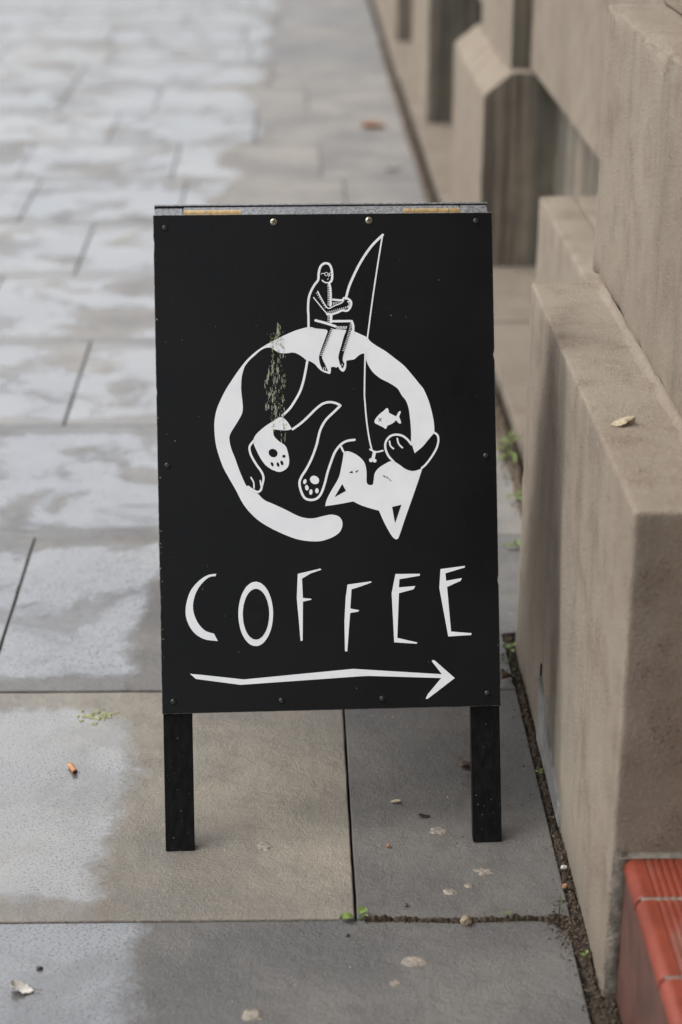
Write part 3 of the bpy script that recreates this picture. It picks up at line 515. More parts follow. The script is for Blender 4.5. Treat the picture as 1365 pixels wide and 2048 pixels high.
def block(name, x0, x1, y0, y1, z0, z1, bev=0.006, cell=0.06, amp=0.0012, mat=None, ztop=None, parent=building, edgewear=0.0):
    bm = bmesh.new()
    bmesh.ops.create_cube(bm, size=1, matrix=Matrix.Translation(((x0+x1)/2, (y0+y1)/2, (z0+z1)/2)) @ Matrix.Diagonal((x1-x0, y1-y0, z1-z0, 1)))
    if ztop:
        for v in bm.verts:
            if v.co.z > (z0+z1)/2: v.co.z = ztop(v.co.x, v.co.y)
    if bev: bmesh.ops.bevel(bm, geom=bm.edges[:], offset=bev, segments=3, profile=0.5, affect='EDGES')
    if cell:
        for ax in range(3):
            lo, hi = ((x0, x1), (y0, y1), (z0, z1))[ax]
            if ztop and ax == 2: hi = max(v.co.z for v in bm.verts)
            hi = min(hi, lo+6)
            n = min(60, int((hi-lo)/cell))
            for i in range(1, n):
                co = [0, 0, 0]; no = [0, 0, 0]; co[ax] = lo+(hi-lo)*i/n; no[ax] = 1
                bmesh.ops.bisect_plane(bm, geom=bm.verts[:]+bm.edges[:]+bm.faces[:], plane_co=co, plane_no=no, dist=1e-5)
        bm.normal_update()
        for v in bm.verts:
            d = noise.noise(v.co*9)*amp + noise.noise(v.co*31)*amp*0.5
            if edgewear:
                near = sum(1 for c, (lo, hi) in zip(v.co, ((x0, x1), (y0, y1), (z0, z1))) if c-lo < bev*1.05 or hi-c < bev*1.05)
                if near >= 2: d -= edgewear*max(0, noise.noise(v.co*45)+0.15)
            v.co += v.normal*d
    bmesh.ops.transform(bm, matrix=INV if parent is building else Matrix.Identity(4), verts=bm.verts[:])
    return bm_obj(name, bm, mat or M_RENDER, parent, smooth=True if cell else False)

# entrance side: low plinth, wall above it, ledge on that, wall again
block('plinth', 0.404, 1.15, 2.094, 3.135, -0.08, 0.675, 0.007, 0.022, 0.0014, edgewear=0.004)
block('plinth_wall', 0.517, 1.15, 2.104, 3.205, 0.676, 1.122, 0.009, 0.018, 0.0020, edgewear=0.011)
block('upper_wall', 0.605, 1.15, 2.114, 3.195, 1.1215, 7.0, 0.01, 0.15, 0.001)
# mortar fillet where the wall stands on the plinth
V = []; F = []
for j in range(61):
    y = 2.115 + (3.13-2.115)*j/60
    w = 0.013 + 0.005*noise.noise((y*9, 0, 5.0))
    for k in range(5):
        a = k/4*math.pi/2
        V.append((0.5165+0.001-w*(1-math.sin(a))-0.404, y-2.094, 0.6745+w*(1-math.cos(a))))
for j in range(60):
    for k in range(4):
        a = j*5+k
        F.append((a, a+1, a+6, a+5))
mesh_obj('mortar_fillet', V, F, M_RENDER, building, smooth=True)
# where the render has come away at the foot of the plinth
V = [(0.4025, 2.965, 0.004), (0.4025, 2.776, 0.004), (0.4025, 2.50, 0.002), (0.4025, 2.515, 0.030), (0.4025, 2.60, 0.055), (0.4025, 2.70, 0.090), (0.4025, 2.775, 0.118), (0.4025, 2.79, 0.10)]
V2 = [(x-0.404-0.003, y-2.094, z) for x, y, z in V[1:]]
V3 = [(x-0.404+0.004, y-2.094, z) for x, y, z in V[1:]]
n = len(V2)
F = [tuple(range(n))[::-1], tuple(range(n, 2*n))]+[(i, (i+1) % n, n+(i+1) % n, n+i) for i in range(n)]
mesh_obj('exposed_patch', V2+V3, F, M_VENT, building)
block('render_crack', 0.4015, 0.4040, 2.779, 2.785, 0.0, 0.135, 0, 0, mat=M_DARK)

# far pilasters with sloping tops, walls of the bays between them, low ledge stones
PIERS = [(3.21, 4.36), (5.723, 6.79), (8.087, 9.16), (10.46, 11.53), (12.83, 13.9), (15.2, 16.3)]
for k, (a, b) in enumerate(PIERS):
    far = k > 2
    block('pilaster_base', 0.573, 0.653, a, b, -0.08, 0.58, 0.006, 0.0 if far else 0.05, 0.0015,
          ztop=(lambda x, y: 0.548 if x < 0.6 else 0.551) if k == 0 else (lambda x, y: 0.548 if x < 0.6 else 0.614), edgewear=0.003)
    zc = 0.551 if k == 0 else 0.6135
    block('pilaster_core', 0.6535, 1.05, a+0.001, b-0.001, -0.08, zc, 0.004, 0.0, 0)
    if k: block('pilaster_shaft', 0.658, 1.10, a+0.075, b-0.075, -0.08, 7.0, 0.006, 0.0, 0)
    if k < len(PIERS)-1:
        c = PIERS[k+1][0]
        block('bay_wall', 0.717, 1.08, b-0.074 if k else 3.206, c+0.074, 0.616, 7.0, 0.006, 0.0, 0)
        block('recess_wall', 0.800, 1.06, b-0.017 if k else 3.206, c+0.017, -0.08, 0.6155, 0, 0, 0)
xs = [3.17, 3.62, 4.10, 4.60, 5.12, 5.66, 6.25, 6.80, 7.42, 8.02, 8.66, 9.25, 9.9, 10.5, 11.1, 11.7, 12.4, 13.1, 13.8, 14.6, 15.4, 16.3]
for a, b in zip(xs[:-1], xs[1:]):
    block('ledge_stone', 0.530+rnd.uniform(-.004, .004), 0.80, a+0.002, b-0.002, -0.08, 0.030+rnd.uniform(-.002, .002), 0.004, 0.0, 0)
# door recess and lintel out of frame; the other jamb added to shade the plinth
block('added_door_jamb', 0.517, 1.15, -1.2, 0.95, -0.08, 7.0, 0.01, 0.0, 0)
block('door_recess_wall', 1.16, 1.4, -1.2, 3.2, -0.08, 7.0, 0.0, 0.0, 0)
block('lintel', 0.56, 1.155, 0.952, 2.092, 2.4, 7.0, 0.0, 0.0, 0)

# ------------------------------------------------------------------ red tiled doorstep
step = empty('doorstep', (0.416, 1.6, 0))
tag(step, 'red ribbed quarry tile doorstep with rounded nosing beside the near end of the plinth', 'doorstep')
bm = bmesh.new()
bmesh.ops.create_cube(bm, size=1, matrix=Matrix.Translation((0.36, -0.01, 0.05)) @ Matrix.Diagonal((0.708, 1.004, 0.267, 1)))
o = bm_obj('riser', bm, M_RISER, step)
bm = bmesh.new()
bmesh.ops.create_cube(bm, size=1, matrix=Matrix.Translation((0.361, -0.01, 0.1895)) @ Matrix.Diagonal((0.700, 1.003, 0.0265, 1)))
o = bm_obj('mortar_bed', bm, M_MORTAR, step)
def tile_profile(x0, x1, nosed, ribs):
    pts = []
    if nosed:
        r = 0.013
        for k in range(7):
            a = R(180 - 15*k)
            pts.append((x0+r+r*math.cos(a), 0.205-r+r*math.sin(a)))
        pts.insert(0, (x0, 0.1965-0.011))
        pts.insert(0, (x0+0.002, 0.1965-0.013))
    else:
        pts += [(x0, 0.196), (x0, 0.2035), (x0+0.0015, 0.205)]
    if ribs:
        xx = x0+0.024
        for k in range(5):
            pts += [(xx, 0.205), (xx+0.0016, 0.2032), (xx+0.0034, 0.2032), (xx+0.005, 0.205)]
            xx += 0.0092
    pts += [(x1-0.0015, 0.205), (x1, 0.2035), (x1, 0.196)]
    return pts
def tile(x0, x1, y0, y1, nosed, ribs):
    pr = tile_profile(x0, x1, nosed, ribs)
    yy = [(y0, -0.0012), (y0+0.0015, 0), (y1-0.0015, 0), (y1, -0.0012)]
    n = len(pr); V = []; F = []
    for y, dz in yy:
        for x, z in pr: V.append((x-0.416, y-1.6, z+dz))
    for j in range(3):
        for i in range(n-1):
            a = j*n+i
            F.append((a, a+1, a+n+1, a+n))
    F.append(tuple(range(n-1, -1, -1))); F.append(tuple(3*n+i for i in range(n)))
    return mesh_obj('tile', V, F, M_TILE, step)
ty = [2.091, 1.999, 1.8375, 1.676, 1.5145, 1.353, 1.1915]
for a, b in zip(ty[:-1], ty[1:]):
    tile(0.420, 0.560, b+0.0028, a-0.0028, True, True)
    for q in (0.566, 0.712, 0.858, 1.004):
        tile(q, q+0.140, b+0.0028, a-0.0028, False, False)
# mortar smeared between step and wall
V = []; F = []
for j in range(25):
    z = 0.0 + 0.215*j/24
    w = 0.014 + 0.006*noise.noise((z*40, 3.3, 0))
    dpt = 0.004 + 0.004*noise.noise((z*33, 8.3, 0))
    for k in range(4):
        V.append((0.4045+0.002+w*k/3*1.2-0.416, 2.0925-dpt*math.sin(math.pi*(k+0.35)/3.7)-1.6, z))
for j in range(24):
    for k in range(3):
        a = j*4+k
        F.append((a, a+1, a+5, a+4))
mesh_obj('mortar_joint', V, F, M_MORTAR, step, smooth=True)
V = []; F = []
for j in range(31):
    x = 0.414 + 0.7*j/30
    w = 0.007 + 0.004*noise.noise((x*40, 3.3, 4))
    for k in range(4):
        a = k/3
        V.append((x-0.416, 2.0935-w*a-1.6, 0.2055+0.005*(1-a)**2))
for j in range(30):
    for k in range(3):
        a = j*4+k
        F.append((a, a+1, a+5, a+4))
mesh_obj('mortar_joint', V, F, M_MORTAR, step, smooth=True)

# ------------------------------------------------------------------ sandwich board
W, LT, HP, LEAN, SYAW = 0.5, 0.936, 0.731, R(21.774), R(2.2146)
sign = empty('sandwich_board', (-0.1868, 2.4375, 0))
sign.rotation_euler = (0, 0, SYAW)
tag(sign, 'black folding sandwich board with white cat drawing and COFFEE arrow lettering, standing on the pavement', 'sandwich board')
sl, cl = math.sin(LEAN), math.cos(LEAN)
def FP(u, v, n=0.0):                         # point on the front leaf: u across, v up the leaf, n towards the street
    return (u, v*sl - n*cl, v*cl + n*sl)
TF, TP = 0.018, 0.005
def leaf_box(name, u0, u1, v0, v1, n0, n1, mats, cut=False, bev=0.0012, parent=sign, jit=0.0):
    bm = bmesh.new()
    vs_ = {}
    for a in (0, 1):
        for b in (0, 1):
            for c in (0, 1):
                co = Vector(FP((u0, u1)[a], (v0, v1)[b], (n0, n1)[c]))
                if cut and b == 0:                       # foot cut level with the ground
                    vv = -((n0, n1)[c])*math.tan(LEAN)
                    co = Vector(FP((u0, u1)[a], vv, (n0, n1)[c]))
                vs_[(a, b, c)] = bm.verts.new(co)
    for q in (((0,0,0),(0,0,1),(0,1,1),(0,1,0)), ((1,0,0),(1,1,0),(1,1,1),(1,0,1)), ((0,0,0),(1,0,0),(1,0,1),(0,0,1)),
              ((0,1,0),(0,1,1),(1,1,1),(1,1,0)), ((0,0,0),(0,1,0),(1,1,0),(1,0,0)), ((0,0,1),(1,0,1),(1,1,1),(0,1,1))):
        bm.faces.new([vs_[k] for k in q])
    if bev: bmesh.ops.bevel(bm, geom=bm.edges[:], offset=bev, segments=2, affect='EDGES')
    return bm_obj(name, bm, mats, parent)

# front panel: thin sheet with nicked edges
nn = 160
ring = []
for (a, b, cnt) in (((0, LT-HP), (W, LT-HP), 60), ((W, LT-HP), (W, LT), 90), ((W, LT), (0, LT), 60), ((0, LT), (0, LT-HP), 90)):
    for i in range(cnt):
        t = i/cnt
        ring.append([a[0]+(b[0]-a[0])*t, a[1]+(b[1]-a[1])*t])
for q in ring:
    k = max(0, noise.noise((q[0]*60, q[1]*60, 1.1))-0.32)*0.0055
    q[0] += k if q[0] < W/2 else -k
    if q[1] > LT-0.002: q[1] -= k
n = len(ring)
V = []; F = []; fm = []
for (ins, nz) in ((0.0, -TP), (0.0, -0.0007), (0.0008, 0.0)):
    for q in ring:
        ix = ins if q[0] < 0.01 else (-ins if q[0] > W-0.01 else 0)
        iy = ins if q[1] < LT-HP+0.01 else (-ins if q[1] > LT-0.01 else 0)
        V.append(FP(q[0]+ix, q[1]+iy, nz))
for k in range(2):
    for i in range(n):
        j = (i+1) % n
        F.append((k*n+i, k*n+j, (k+1)*n+j, (k+1)*n+i)); fm.append(1)
F.append(tuple(2*n+i for i in range(n))); fm.append(0)
F.append(tuple(range(n-1, -1, -1))); fm.append(0)
mesh_obj('front_panel', V, F, [M_BOARD, M_EDGE], sign, fm)
# front frame
leaf_box('leg', 0.0015, 0.0440, 0, LT-0.001, -TP-TF, -TP-0.0002, M_WOOD, cut=True)
leaf_box('leg', 0.4560, 0.4985, 0, LT-0.001, -TP-TF, -TP-0.0002, M_WOOD, cut=True)
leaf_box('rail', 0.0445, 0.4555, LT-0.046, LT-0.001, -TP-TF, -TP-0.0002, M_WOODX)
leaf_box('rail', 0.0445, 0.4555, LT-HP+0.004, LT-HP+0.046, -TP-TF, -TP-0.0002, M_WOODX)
# rear leaf, mirrored lean, hinged at the top
A0 = Vector((0, (LT)*sl + (TP+TF)*cl, LT*cl - (TP+TF)*sl))
drn, nrr = Vector((0, sl, -cl)), Vector((0, cl, sl))
TR = 0.026
def rear_box(name, u0, u1, d0, d1, t0, t1, mat, foot=False, bev=0.0012):
    bm = bmesh.new(); vv = {}
    for a in (0, 1):
        for b in (0, 1):
            for c in (0, 1):
                d = (d0, d1)[b]; t = (t0, t1)[c]
                if foot and b == 1:
                    d = (A0.z + nrr.z*t)/cl
                vv[(a, b, c)] = bm.verts.new(A0 + Vector(((u0, u1)[a], 0, 0)) + drn*d + nrr*t)
    for q in (((0,0,0),(0,0,1),(0,1,1),(0,1,0)), ((1,0,0),(1,1,0),(1,1,1),(1,0,1)), ((0,0,0),(1,0,0),(1,0,1),(0,0,1)),
              ((0,1,0),(0,1,1),(1,1,1),(1,1,0)), ((0,0,0),(0,1,0),(1,1,0),(1,0,0)), ((0,0,1),(1,0,1),(1,1,1),(0,1,1))):
        bm.faces.new([vv[k] for k in q])
    if bev: bmesh.ops.bevel(bm, geom=bm.edges[:], offset=bev, segments=2, affect='EDGES')
    return bm_obj(name, bm, mat, sign)
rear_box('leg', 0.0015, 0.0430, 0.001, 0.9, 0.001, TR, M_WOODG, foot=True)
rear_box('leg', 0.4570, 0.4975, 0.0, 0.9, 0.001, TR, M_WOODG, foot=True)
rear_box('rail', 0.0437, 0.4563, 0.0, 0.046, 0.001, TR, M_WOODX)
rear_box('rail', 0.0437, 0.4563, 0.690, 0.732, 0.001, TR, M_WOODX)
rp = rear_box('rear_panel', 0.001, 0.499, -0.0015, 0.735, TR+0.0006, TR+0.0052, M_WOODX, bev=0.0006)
# hinges: leaf plate and five knuckles round a pin
for u0 in (0.0445, 0.3700):
    u1 = u0+0.0845
    bm = bmesh.new()
    for k in range(5):
        a = u0+(u1-u0)*k/5+0.0004; b = u0+(u1-u0)*(k+1)/5-0.0004
        bmesh.ops.create_cone(bm, cap_ends=True, segments=14, radius1=0.0049, radius2=0.0049, depth=b-a,
                              matrix=Matrix.Translation(FP((a+b)/2, LT+0.0052, -TP-TF+0.0012)) @ Matrix.Rotation(R(90), 4, 'Y'))
    h = bm_obj('hinge', bm, M_BRASS, sign)
    bm = bmesh.new()
    pts = [FP(u0, LT+0.0003, -TP-TF), FP(u1, LT+0.0003, -TP-TF), FP(u1, LT+0.0003, -TP-0.002), FP(u0, LT+0.0003, -TP-0.002)]
    top = [FP(u0, LT+0.0016, -TP-TF), FP(u1, LT+0.0016, -TP-TF), FP(u1, LT+0.0016, -TP-0.002), FP(u0, LT+0.0016, -TP-0.002)]
    P8 = [bm.verts.new(p) for p in pts+top]
    for q in ((0,1,2,3), (4,5,6,7), (0,1,5,4), (1,2,6,5), (2,3,7,6), (3,0,4,7)): bm.faces.new([P8[i] for i in q])
    bm_obj('hinge_plate', bm, M_BRASS, h)
# screws: domed heads with a cross or single slot
def screw(u, v, mat, rad, cross, ang):
    bm = bmesh.new()
    rings = ((rad, 0.0), (rad*0.96, rad*0.22), (rad*0.75, rad*0.42), (rad*0.4, rad*0.54))
    segs = 16; vr = []
    for r_, h_ in rings:
        vr.append([bm.verts.new(FP(u+r_*math.cos(2*math.pi*i/segs), v+r_*math.sin(2*math.pi*i/segs), 0.0001+h_)) for i in range(segs)])
    for a, b in zip(vr[:-1], vr[1:]):
        for i in range(segs):
            j = (i+1) % segs
            bm.faces.new((a[i], a[j], b[j], b[i]))
    bm.faces.new(vr[-1])
    s = bm_obj('screw', bm, mat, sign, smooth=True)
    bm = bmesh.new()
    for k in range(2 if cross else 1):
        a = ang+k*math.pi/2
        L_, w_ = rad*0.68, rad*0.13
        c, d = math.cos(a), math.sin(a)
        f = [bm.verts.new(FP(u+L_*p*c-w_*q*d, v+L_*p*d+w_*q*c, 0.0002+rad*0.555+0.0001*k)) for p, q in ((-1,-1),(1,-1),(1,1),(-1,1))]
        g = [bm.verts.new(FP(u+L_*p*c-w_*q*d, v+L_*p*d+w_*q*c, 0.0002+rad*0.30)) for p, q in ((-1,-1),(1,-1),(1,1),(-1,1))]
        bm.faces.new(f)
        for i in range(4): bm.faces.new((f[i], f[(i+1) % 4], g[(i+1) % 4], g[i]))
    bm_obj('slot', bm, M_DARK, s)
    return s
for k, (u, v) in enumerate(SCREWS):
    z = k in (1, 2)
    s = screw(u/1000, v/1000, M_ZINC if z else M_STEEL, 0.0054 if z else 0.0046, z or k % 2 == 0, 0.4+k*0.7)
    if z: s['label'] = 'dull brassy cross head screw'

# ---- vinyl drawings, cut as flat shapes and laid in layers on the panel
def catmull(pts, closed, per=5):
    n = len(pts); out = []
    def g(i): return pts[i % n] if closed else pts[max(0, min(n-1, i))]
    cnt = n if closed else n-1
    for i in range(cnt):
        p0, p1, p2, p3 = g(i-1), g(i), g(i+1), g(i+2)
        if len(p1) > 2: p0 = p1
        if len(p2) > 2: p3 = p2
        for k in range(per):
            t = k/per
            q = []
            for c in (0, 1):
                a, b, d, e = p0[c], p1[c], p2[c], p3[c]
                q.append(0.5*((2*b)+(-a+d)*t+(2*a-5*b+4*d-e)*t*t+(-a+3*b-3*d+e)*t**3))
            out.append(q)
    if not closed: out.append(list(pts[-1][:2]))
    return out
def ribbon(pts, w):
    # strip with round ends
    V = []; F = []
    n = len(pts)
    L_, R_ = [], []
    for i in range(n):
        a = Vector(pts[max(0, i-1)]); b = Vector(pts[min(n-1, i+1)])
        d = (b-a)
        if d.length < 1e-6: d = Vector((1, 0))
        d.normalize(); nn_ = Vector((-d.y, d.x))*w/2
        V.append((pts[i][0]+nn_.x, pts[i][1]+nn_.y)); V.append((pts[i][0]-nn_.x, pts[i][1]-nn_.y))
    for i in range(n-1): F.append((2*i+1, 2*i+3, 2*i+2, 2*i))
    for (c, q, sgn) in ((0, 1, -1), (n-1, n-2, 1)):
        d = Vector(pts[c])-Vector(pts[q])
        a0 = math.atan2(d.y, d.x)
        idx = []
        for k in range(7):
            a = a0-math.pi/2+math.pi*k/6
            idx.append(len(V)); V.append((pts[c][0]+math.cos(a)*w/2, pts[c][1]+math.sin(a)*w/2))
        F.append(tuple(idx))
    return V, F
def drawing(name, items):
    V = []; F = []; fm = []
    seq = 0
    for it in items:
        kind, layer, col, smooth, pts = it[:5]
        seq += 1
        nz = 0.00025 + layer*0.00022 + seq*0.0000012
        if kind == 'p':
            q = catmull(pts, True) if smooth else [p[:2] for p in pts]
            tri = tessellate_polygon([[Vector((x, y, 0)) for x, y in q]])
            b = len(V)
            V += [FP(x/1000, y/1000, nz) for x, y in q]
            for t in tri:
                a, c, d = (Vector(q[i]) for i in t)
                s_ = (c-a).x*(d-a).y-(c-a).y*(d-a).x
                if abs(s_) < 1e-9: continue
                F.append(tuple(b+i for i in (t if s_ > 0 else t[::-1]))); fm.append(col)
        else:
            q = catmull(pts, False, 6) if smooth and len(pts) > 2 else [p[:2] for p in pts]
            rv, rf = ribbon(q, it[5])
            b = len(V)
            V += [FP(x/1000, y/1000, nz) for x, y in rv]
            for f in rf: F.append(tuple(b+i for i in f)); fm.append(col)
    return mesh_obj(name, V, F, [M_VINYL, M_BLACKV], sign, fm)
for nm in ('cat_drawing', 'fisherman_drawing', 'fishing_rod_drawing', 'bone_drawing', 'fish_drawing', 'arrow'):
    drawing(nm, ART[nm])
for k in range(6):
    o = drawing('letter', ART['letter%d' % k])
    o['label'] = 'white hand cut letter ' + 'COFFEE'[k]

# dried splatter down the left of the drawing
def splat(name, mat, n, cond, parent, size=(0.0006, 0.0028), seed=3, layer=0.0011, stretch=(1.0, 2.5)):
    r_ = random.Random(seed); V = []; F = []
    for i in range(n):
        u, v, s = cond(r_)
        s *= r_.uniform(*size)
        k = r_.randint(5, 8); b = len(V); a0 = r_.random()*6; st_ = r_.uniform(*stretch)
        for j in range(k):
            a = a0+2*math.pi*j/k; rr = s*r_.uniform(0.35, 1.25)
            V.append(FP(u+rr*math.cos(a), v+rr*math.sin(a)*st_, layer+i*1e-6))
        F.append(tuple(range(b, b+k)))
    o = mesh_obj(name, V, F, mat, parent); tag(o, kind='stuff'); return o
def streak(r_):
    u0, vt, vb = r_.choice(((0.163, 0.705, 0.645), (0.171, 0.765, 0.632), (0.1725, 0.72, 0.64), (0.180, 0.765, 0.600), (0.186, 0.755, 0.60), (0.177, 0.71, 0.625), (0.179, 0.774, 0.752)))
    v = vb+(vt-vb)*r_.random()
    return u0+0.0022*math.sin(v*160+u0*900)+r_.gauss(0, 0.0014), v, (1.0 if r_.random() < 0.8 else 2.0)
M_SPLW = mat_plain('dried_splash', (0.33, 0.34, 0.25), 0.8, var=0.4, scale=200)
M_SPLG = mat_plain('green_splash', (0.25, 0.27, 0.10), 0.8, var=0.3, scale=200)
splat('splash_marks', M_SPLW, 420, streak, sign, (0.00013, 0.00050), 3, 0.0011, (2.0, 10.0))
def streak2(r_):
    t = r_.random(); v = 0.766-0.15*t
    if r_.random() < 0.35: return 0.177+r_.gauss(0, 0.006), 0.752+r_.gauss(0, 0.008), 0.8
    return 0.1795+r_.choice((-0.008, 0.007))+r_.gauss(0, 0.002), v, 1.0
splat('splash_marks', M_SPLG, 60, streak2, sign, (0.0003, 0.0010), 4, 0.0014, (1.5, 5.0))
def chips(r_):
    if r_.random() < 0.3:
        return r_.choice((r_.uniform(0.001, 0.004), r_.uniform(0.496, 0.499))), r_.uniform(0.21, 0.93), 1.0
    return r_.uniform(0.004, 0.496), 0.21+0.72*r_.random(), 0.6
splat('paint_chips', M_SPLW, 60, chips, sign, (0.00025, 0.0009), 5, 0.0012)
# chips and bare wood at the feet of the legs
def legchips(name, u0, u1, seed):
    r_ = random.Random(seed); V = []; F = []
    for i in range(13):
        v = 0.004+0.19*r_.random()**1.5; u = r_.uniform(u0, u1); s = r_.uniform(0.0002, 0.0007)
        b = len(V)
        for j in range(5):
            a = 2*math.pi*j/5
            V.append(FP(u+s*math.cos(a)*r_.uniform(.5, 1.2), v+s*math.sin(a)*r_.uniform(.5, 1.5), -TP+0.0004+i*1e-6))
        F.append(tuple(range(b, b+5)))
    tag(mesh_obj(name, V, F, M_SPLW, sign), kind='stuff')
legchips('paint_chips', 0.003, 0.0425, 11); legchips('paint_chips', 0.4575, 0.497, 12)

# ------------------------------------------------------------------ soil along the wall and in the joint
def soil_strip(name, path, h, seed, nj, ni=9, zbase=-0.012):
    """heightfield ridge along a path; what sinks below the slabs is hidden by them"""
    V = []; F = []
    for j in range(nj+1):
        t = j/nj
        (x, y), (nx_, ny_), w = path(t)
        for i in range(ni+1):
            s = i/ni*2-1
            px, py = x+nx_*s*w, y+ny_*s*w
            z = zbase + h*(1-abs(s)**2.2) + 0.006*noise.noise((px*70, py*70, seed)) + 0.005*noise.noise((px*190, py*190, seed)) + 0.006*noise.noise((px*14, py*14, seed))
            V.append((px, py, z))
    for j in range(nj):
        for i in range(ni):
            a = j*(ni+1)+i
            F.append((a, a+1, a+ni+2, a+ni+1))
    o = mesh_obj(name, V, F, M_CRUMB if name.startswith('far') else M_SOIL); tag(o, kind='stuff'); return o
soil_strip('wall_foot_soil', lambda t: ((0.396 if t > 0.13 else 0.404, 1.92+1.30*t), (1, 0), (0.0105 if t > 0.13 else 0.022)+0.009*noise.noise((t*9, 0, 2))+0.006*noise.noise((t*40, 0, 2))+0.016*max(0, 1-abs(t-0.25)/0.06)), 0.0105, 2.0, 420, 18)
soil_strip('far_wall_foot_soil', lambda t: ((0.500, 3.20+7.5*t), (1, 0), 0.026+0.014*noise.noise((t*26, 0, 2))+0.02*max(0, 1-t/0.05)), 0.022, 5.0, 300, 10)
soil_strip('joint_soil', lambda t: ((0.10+0.29*t, 2.2615), (0, 1), 0.006+0.011*max(0, 1-abs(t-0.52)/0.16)+0.012*max(0, (t-0.85)/0.15)+0.003*noise.noise((t*14, 0, 8))), 0.016, 8.0, 160, 10)

def bits(name, mat, n, where, size, seed, flat=0.7, kind='stuff'):
    """many tiny angular crumbs in one mesh"""
    r_ = random.Random(seed); V = []; F = []
    base = [(1, 0, 0), (-1, 0, 0), (0, 1, 0), (0, -1, 0), (0, 0, 1), (0, 0, -1)]
    fs = [(0, 2, 4), (2, 1, 4), (1, 3, 4), (3, 0, 4), (2, 0, 5), (1, 2, 5), (3, 1, 5), (0, 3, 5)]
    for i in range(n):
        x, y, z = where(r_)
        s = r_.uniform(*size)*(1 if r_.random() < .9 else 1.6)
        a = r_.random()*6.3; b = len(V); e = r_.uniform(0.6, 1.0)
        for p in base:
            q = [c*s*r_.uniform(0.7, 1.2) for c in p]
            q[1] *= e; q[2] *= flat
            V.append((x+q[0]*math.cos(a)-q[1]*math.sin(a), y+q[0]*math.sin(a)+q[1]*math.cos(a), z+q[2]+s*flat*0.4))
        for f in fs: F.append(tuple(b+k for k in f))
    o = mesh_obj(name, V, F, mat)
    if kind: tag(o, kind=kind)
    return o
def wallfoot(r_):
    y = r_.uniform(1.95, 3.2); x = 0.402-abs(r_.gauss(0, 0.013))
    return x, y, 0.0 if x < 0.376 else -0.001
def jointy(r_):
    x = r_.uniform(0.10, 0.39); return x, 2.263+r_.gauss(0, 0.0045+0.004*max(0, 1-abs(x-0.25)/0.05)), -0.001
def corner(r_):
    return 0.384+r_.gauss(0, 0.012)-0.004, 2.235+r_.gauss(0, 0.035), 0.0
bits('soil_crumbs', M_CRUMB, 1700, wallfoot, (0.0005, 0.0022), 21)
bits('soil_crumbs', M_CRUMB, 520, jointy, (0.0006, 0.0020), 22)
bits('soil_crumbs', M_CRUMB, 420, corner, (0.0006, 0.0022), 23)
def field(r_):
    y = 2.03+0.95*r_.random()**1.2
    return r_.uniform(-0.42, 0.37), y, 0.0005
def fieldr(r_):
    y = 2.03+0.8*r_.random()
    return 0.37-abs(r_.gauss(0, 0.14)), y, 0.0005
bits('white_grit', M_WHITEBIT, 150, field, (0.0004, 0.0012), 31)
bits('brown_grit', M_CRUMB, 420, fieldr, (0.0005, 0.0013), 32)
bits('brick_grit', M_ORANGEBIT, 110, fieldr, (0.0005, 0.0013), 33)

# ------------------------------------------------------------------ small things lying about
def leafshape(name, mat, loc, L_, Wd, rot, curl, seed, label, cat, thick=0.0008, lift=0.001, stem=0.0, group=None):
    """dry leaf: pointed blade bent up at the rims, with a midrib, real thickness"""
    r_ = random.Random(seed); n = 10; m = 4
    top = []; V = []; F = []
    for i in range(n+1):
        t = i/n
        w = Wd/2*(math.sin(math.pi*t**0.8)**0.8)*(1+0.25*r_.uniform(-1, 1)) + 0.0003
        for j in range(-m, m+1):
            s = j/m
            z = lift + curl*Wd*(abs(s)**1.6)*(0.4+0.6*math.sin(3*t+seed)) + curl*L_*0.25*(t-0.4)**2 - (0.0006 if j == 0 else 0)
            V.append(((t-0.5)*L_, s*w, z))
    k = 2*m+1; N = len(V)
    V += [(x, y, z-thick) for x, y, z in V]
    for i in range(n):
        for j in range(2*m):
            a = i*k+j
            F.append((a, a+k, a+k+1, a+1)); F.append((N+a, N+a+1, N+a+k+1, N+a+k))
    per = [j for j in range(k)]+[i*k+k-1 for i in range(1, n+1)]+[n*k+j for j in range(k-2, -1, -1)]+[i*k for i in range(n-1, 0, -1)]
    for a, b in zip(per, per[1:]+per[:1]): F.append((a, b, N+b, N+a))
    o = mesh_obj(name, V, F, mat, smooth=True)
    o.location = loc; o.rotation_euler = (0, 0, rot)
    tag(o, label, cat, group)
    if stem:
        bm = bmesh.new()
        bmesh.ops.create_cone(bm, cap_ends=True, segments=6, radius1=0.0006, radius2=0.0004, depth=stem,
                              matrix=Matrix.Translation((L_/2+stem/2-0.002, 0.001, 0.002)) @ Matrix.Rotation(R(90), 4, 'Y') @ Matrix.Rotation(R(6), 4, 'X'))
        bm_obj('stalk', bm, M_BROWNLEAF, o)
    return o
leafshape('dry_leaf', M_DRYLEAF, (0.441, 2.404, 0.6765), 0.034, 0.017, R(12), 0.45, 5, 'small curled pale dry leaf lying on the sloping top of the plinth', 'leaf', lift=0.0005)
leafshape('dead_leaf', M_PALELEAF, (-0.352, 2.108, 0.001), 0.031, 0.020, R(-8), 0.5, 8, 'crumpled whitish dead leaf with stalk on the wet slab at the lower left', 'leaf', stem=0.014)
leafshape('dark_leaf', M_DARKLEAF, (0.2005, 2.537, 0.0012), 0.018, 0.010, R(-10), 0.35, 3, 'tiny black shrivelled leaf on the dark slate between the board legs', 'leaf')
leafshape('brown_leaf', M_BROWNLEAF, (0.279, 2.688, 0.0012), 0.034, 0.026, R(-65), 0.6, 4, 'crinkled brown leaf just behind the right front leg of the board', 'leaf', lift=0.004)
